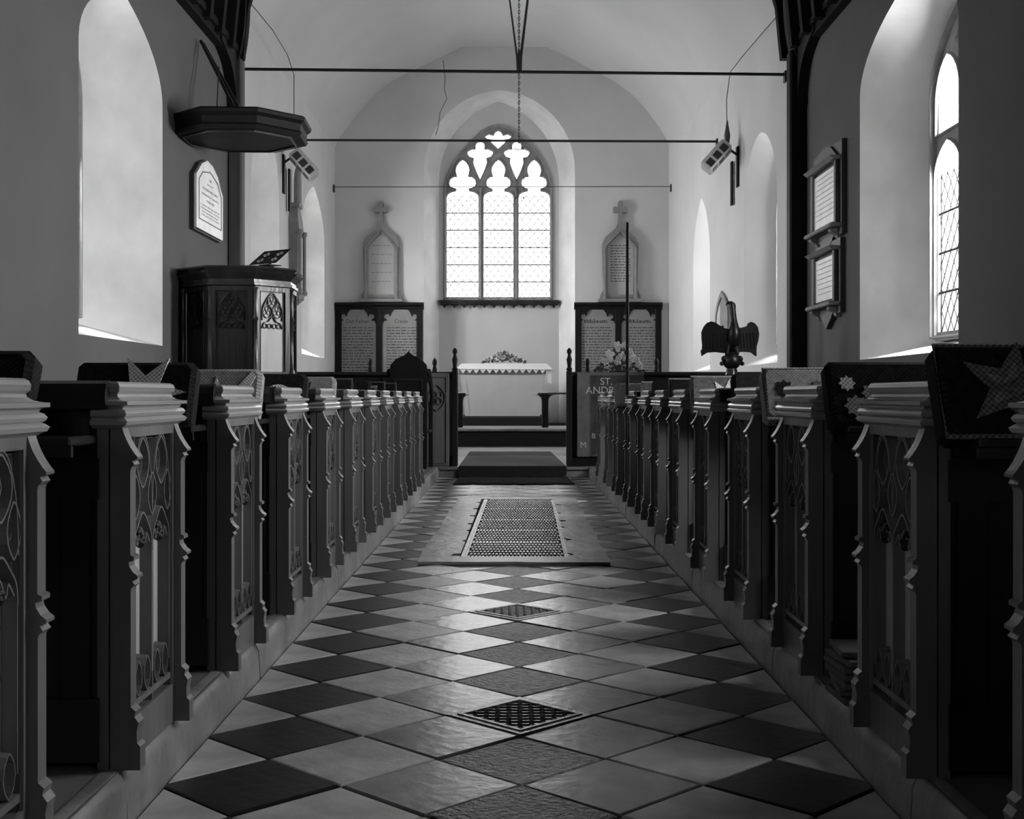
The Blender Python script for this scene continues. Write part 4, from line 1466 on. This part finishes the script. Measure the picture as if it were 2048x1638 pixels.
for k in range(8):
    a = math.radians(25 + 22.5 + 45 * k)
    nx, ny = math.sin(a), -math.cos(a)
    tx, ty = math.cos(a), math.sin(a)
    def ff(u, v, d, nx=nx, ny=ny, tx=tx, ty=ty):
        return (nx * (apo + d) + tx * u, ny * (apo + d) + ty * u, v)
    hs = side / 2
    if ny > .3:
        continue
    MB().plate([(-hs, zb_), (hs, zb_), (hs, ZT - .2), (-hs, ZT - .2)], [[(-hs + .055, zb_ + .08), (hs - .055, zb_ + .08), (hs - .055, ZT - .245), (-hs + .055, ZT - .245)]], ff, .035, 0).build('panel_frame', 'oak', pu)
    MB().prism([(-hs + .05, zb_ + .07), (hs - .05, zb_ + .07), (hs - .05, ZT - .24), (-hs + .05, ZT - .24)], ff, .0, .008).build('panel', 'oak_panel' if k == 0 else 'oak', pu)  # the lit right-front face has its light put in as paler wood
    t = MB()
    zt = ZT - .26
    w = .009
    t.rib([(-hs + .06, zb_ + .085), (hs - .06, zb_ + .085), (hs - .06, ZT - .25), (-hs + .06, ZT - .25)], .010, ff, .03, .042, True)
    t.rib(curve([(-.125, zt - .28), (-.120, zt - .17), (-.07, zt - .07), (0, zt), (.07, zt - .07), (.120, zt - .17), (.125, zt - .28)], 5), w, ff, .008, .034)
    for c, r_ in (((0, zt - .085), .058), ((-.062, zt - .185), .058), ((.062, zt - .185), .058)):
        t.rib(ellipse(c, r_, r_ * 1.15, 18), w, ff, .008, .034, True)
        for q in range(3):
            an = q * 2.094 + 1.57
            t.rib(ellipse((c[0] + .026 * math.cos(an), c[1] + .028 * math.sin(an)), .021, .022, 8), .006, ff, .008, .022, True)
    t.rib(curve([(-.125, zt - .36), (-.10, zt - .305), (-.05, zt - .29), (0, zt - .235), (.05, zt - .29), (.10, zt - .305), (.125, zt - .36)], 4), w, ff, .008, .034)
    for x in (-.085, -.03, .03, .085):
        t.rib(ellipse((x, zt - .335), .026, .024, 8), .008, ff, .008, .03, True)
    t.build('tracery', 'oak', pu)
    b = MB()
    p = ff(-hs, 0, .035)
    b.lathe([(.035, zb_), (.035, zb_ + .1), (.022, zb_ + .12), (.020, ZT - .55), (.032, ZT - .53), (.020, ZT - .50), (.018, ZT - .24), (.03, ZT - .21)], p[0], p[1], 8)
    b.build('angle_shaft', 'oak_h', pu, True)
# book stand
bs = empty('book_stand', (PC[0] + .30, PC[1] - .36, 2.275))
bs.rotation_euler = (0, 0, math.radians(-36))
tag(bs, 'black metal book stand pierced with quatrefoil holes on top of the pulpit', 'book stand')
def rest(u, v, d):
    a = math.radians(37)
    return (u * 1.14, v * math.cos(a) - d * math.sin(a), .0 + v * math.sin(a) + d * math.cos(a))
hs_ = []
for cx in (-.085, .085):
    for cz in (.075, .185):
        for du, dv in ((-.026, 0), (.026, 0), (0, -.026), (0, .026)):
            s_ = .0125
            hs_.append([(cx + du + a * s_ - b * s_, cz + dv * 1.0 + a * s_ + b * s_) for a, b in ((-.8, -.8), (.8, -.8), (.8, .8), (-.8, .8))])
MB().plate([(-.17, 0), (.17, 0), (.17, .26), (-.17, .26)], hs_, rest, 0, .006).build('rest', 'black_wood', bs)
MB().tube([(0, .10, -.02), (0, .10, .08)], .015, 8).build('stem', 'iron', bs)
MB().box(-.08, .08, .02, .18, -.01, .0).build('foot', 'iron', bs)

sb = empty('sounding_board', (PC[0], PC[1], 0))
tag(sb, 'flat octagonal dark sounding board hung above the pulpit on iron rods', 'sounding board')
ZB = 3.60
MB().loft([octo(.60, ZB - .005), octo(.70, ZB), octo(.72, ZB + .03), octo(.70, ZB + .05), octo(.71, ZB + .12), octo(.75, ZB + .15), octo(.76, ZB + .18), octo(.73, ZB + .20), octo(.3, ZB + .24)], caps=True).build('canopy', 'black_wood', sb)
MB().loft([octo(.58, ZB - .02), octo(.60, ZB - .02), octo(.60, ZB - .004), octo(.58, ZB - .004)]).build('soffit_moulding', 'oak', sb)
for k, q in enumerate((0, .10)):
    MB().tube([(.0 + q * .4, -.05 + q, ZB + .22), (-.54, .50 + q, 4.78)], .018, 8).build('hanger_rod', 'iron', sb)
MB().tube([(-.25, .1, 4.4), (-.27, .1, 4.0), (-.26, .1, 3.95)], .006, 6).build('hook', 'iron', sb)

# ================================================================== WALL TABLETS IN THE NAVE
wt = empty('marble_wall_tablet', (-NX, 13.82, 0))
tag(wt, 'white arch-topped marble memorial tablet with dark edge, on the wall above the pulpit', 'memorial tablet')
def nf(u, v, d): return (d, u, v)
ol = [(-.60, 2.73), (.60, 2.73), (.60, 3.24), (.50, 3.30), (.36, 3.42), (.12, 3.50), (-.12, 3.52), (-.36, 3.45), (-.50, 3.36), (-.60, 3.30)]
MB().prism([(u * 1.03, 2.71 + (v - 2.73) * 1.04) for u, v in ol], nf, .0, .05).build('slate_back', 'dark_stone', wt)
MB().prism(ol, nf, .05, .075).build('slab', 'marble', wt)
ln = MB()
ln.rib([(-.50, 2.84), (.52, 2.84), (.52, 3.20), (.34, 3.34), (0, 3.41), (-.34, 3.36), (-.50, 3.26)], .014, nf, .075, .082, True)
ln.build('border_line', 'grey_stone', wt)
sl = MB()
rr = random.Random(2)
for z_, hw_, hh in ((3.30, .04, .03), (3.25, .14, .014), (3.18, .34, .026), (3.12, .38, .020), (3.06, .16, .024), (3.00, .42, .014), (2.965, .42, .014), (2.93, .36, .012), (2.895, .40, .012)):
    x = -hw_
    while x < hw_:
        L_ = rr.uniform(.012, .035)
        sl.box(.075, .0765, x, min(x + L_, hw_ + .02), z_, z_ + hh)
        x += L_ + rr.choice((.010, .012, .03))
sl.build('small_lettering', 'faint_ink', wt)['kind'] = 'stuff'

def sf(u, v, d): return (-d, u, v)
def mural(name, yc, zlo, zhi, hw, label, top, seed):
    o = empty(name, (NX + .03, yc, 0))
    tag(o, label, 'memorial tablet', 'framed memorials on the lectern side wall')
    MB().box(-.055, 0, -hw - .17, hw + .08, zlo - .16, zhi + .12 + top * .6).build('slate_back', 'dark_stone', o)
    MB().prism([(-hw, zlo), (hw, zlo), (hw, zhi), (-hw, zhi)], sf, .055, .075).build('slab', 'marble', o)
    for u in (-hw - .045, hw + .045):
        MB().cbox(-.10, -.055, u - .035, u + .035, zlo - .04, zhi + .04, .006).build('pilaster', 'grey_stone' if u > 0 else 'dark_stone', o)  # near pilaster darker: shadow of the frame's depth put into its stone
    MB().loft([[(-a, -hw - b, z) for a, b, z in ()] or [(0, -hw - .12, zhi + .04), (-.13, -hw - .12, zhi + .04), (-.17, -hw - .14, zhi + .075), (0, -hw - .14, zhi + .075)],
               [(0, hw + .12, zhi + .04), (-.13, hw + .12, zhi + .04), (-.17, hw + .14, zhi + .075), (0, hw + .14, zhi + .075)]], caps=True).build('cornice', 'grey_stone', o)
    MB().prism([(-hw - .08, zhi + .075), (hw + .08, zhi + .075), (hw * .55, zhi + .075 + top * .75), (0, zhi + .075 + top), (-hw * .55, zhi + .075 + top * .75)], sf, 0, .08).build('pediment', 'dark_stone', o)
    MB().cbox(-.17, 0, -hw - .13, hw + .11, zlo - .085, zlo - .04, .012).build('shelf', 'grey_stone', o)
    for u in (-hw + .03, hw - .03):
        b = curve([(0, zlo - .085), (.12, zlo - .09), (.13, zlo - .12), (.07, zlo - .155), (.05, zlo - .19), (0, zlo - .20)], 3)
        MB().prism(b, lambda p, q, d, u=u: (-p, u + d, q), -.05, .05).build('bracket', 'grey_stone', o)
    MB().prism([(-hw * .8, zlo - .10), (hw * .8, zlo - .10), (hw * .5, zlo - .20), (0.1, zlo - .25), (0, zlo - .31), (-.1, zlo - .25), (-hw * .5, zlo - .20)], sf, 0, .06).build('apron', 'dark_stone', o)
    rr = random.Random(seed)
    sl = MB()
    n = int((zhi - zlo) / .055)
    for k in range(1, n):
        z_ = zhi - k * .055
        ind = rr.uniform(.02, .18)
        x = -hw + ind
        while x < hw - ind:
            L_ = rr.uniform(.02, .06)
            sl.box(-.0762, -.075, x, min(x + L_, hw - ind), z_, z_ + .012)
            x += L_ + .02
    sl.build('small_lettering', 'faint_ink', o)['kind'] = 'stuff'
mural('mural_tablet', 13.5, 2.78, 3.36, .46, 'large framed marble memorial with pediment, the upper of the two beside the big window', .20, 11)
mural('mural_tablet', 13.5, 1.97, 2.43, .40, 'smaller framed marble memorial hanging below the pedimented one', .06, 12)

# ================================================================== EAGLE LECTERN
EY = 13.5
eg = empty('eagle_lectern', (2.37, EY, PLAT))
tag(eg, 'dark carved eagle lectern with spread wings standing behind the pews', 'lectern')
k_ = .000594
def ep(u, v): return ((u - 760) * k_, 2.139 - PLAT - v * k_)
lw = [(640, 790), (600, 770), (540, 730), (470, 680), (400, 655), (330, 680), (270, 750), (230, 850), (235, 980), (245, 1080), (240, 1165), (218, 1190), (235, 1290), (330, 1228), (480, 1220), (620, 1240), (700, 1200), (720, 1000), (700, 800)]
rw = [(830, 770), (930, 778), (1045, 745), (1068, 690), (1130, 665), (1200, 690), (1260, 760), (1285, 880), (1270, 1000), (1240, 1100), (1232, 1190), (1235, 1292), (1200, 1280), (1130, 1225), (1000, 1215), (880, 1220), (800, 1180), (790, 900)]
for nm, wv, sg in (('wing', lw, -1), ('wing', rw, 1)):
    P2 = [ep(u, v) for u, v in wv]
    m = MB()
    def wf(u, v, d): return (u, d + abs(u) * .35 - .02, v)
    m.prism(P2, wf, -.018, .018)
    wo_ = m.build('wing', 'black_wood', eg)
    fe = MB()
    for r_ in range(6):
        u0 = sg * (.07 + r_ * .038)
        fe.rib([(u0, 1.34), (u0 - sg * .004, 1.43), (u0 - sg * .012, 1.50)], .026, wf, -.018, -.026, ridge=.5)
    fe.build('feather', 'black_wood', wo_)
rings = []
for (x, y_, z_, rx, ry) in ((0.02, .06, 1.26, .02, .02), (0.02, .04, 1.30, .05, .04), (0.02, .0, 1.40, .075, .07), (0.025, -.02, 1.50, .075, .08), (0.022, -.01, 1.57, .055, .065), (.018, .0, 1.64, .040, .05),
                            (.008, .0, 1.75, .036, .042), (.005, 0, 1.80, .040, .045), (.0, .0, 1.825, .034, .040), (-.01, .0, 1.842, .016, .02)):
    rings.append([(x + rx * math.cos(t), y_ + ry * math.sin(t), z_) for t in [2 * math.pi * q / 12 for q in range(12)]])
MB().loft(rings, caps=True).build('body', 'brass', eg, True)
MB().tube([(.0, 0, 1.82), (-.035, 0, 1.828), (-.055, 0, 1.815), (-.062, 0, 1.795)], [.022, .018, .010, .003], 8).build('beak', 'brass', eg, True)
for sg in (-1, 1):
    MB().tube([(sg * .035, .0, 1.40), (sg * .05, -.01, 1.32), (sg * .06, -.03, 1.27)], [.035, .022, .02], 8).build('leg', 'brass', eg, True)
MB().ball((0, 0, 1.20), .10, 16, 10).build('orb', 'brass', eg, True)
sc_ = MB()
for sg in (-1, 1):
    sc_.ball((sg * .085, -.03, 1.22), .035, 8, 6)
    sc_.ball((sg * .11, -.02, 1.17), .025, 8, 6)
sc_.build('claw', 'brass', eg, True)
MB().lathe([(.20, 0), (.20, .05), (.14, .08), (.08, .14), (.05, .25), (.05, .6), (.075, .65), (.05, .70), (.045, 1.0), (.07, 1.05), (.06, 1.10), (.05, 1.12)], 0, 0, 16).build('pedestal', 'oak_h', eg, True)

# churchwarden's staff
s0, s1 = pt(1253, 447, 9.3), pt(1252, 790, 9.3)
stf = tag(MB().tube([(s0[0], 9.24, .95), (s0[0] + .002, 9.24, s0[1])], [.013, .011], 8).build('warden_staff', 'black_wood', smooth=True), 'thin tall dark staff rising from a pew end on the lectern side', 'staff')
MB().box(.846, .895, 9.228, 9.252, .925, .945).build('bracket', 'iron', stf)
# its foot bracket runs down beside the bench end
stf.data.materials[0] = M['black_wood']

# ================================================================== OUTSIDE
gr = struct(MB().box(-60, 60, -40, 90, -.9, -.6).build('ground', 'earth'))
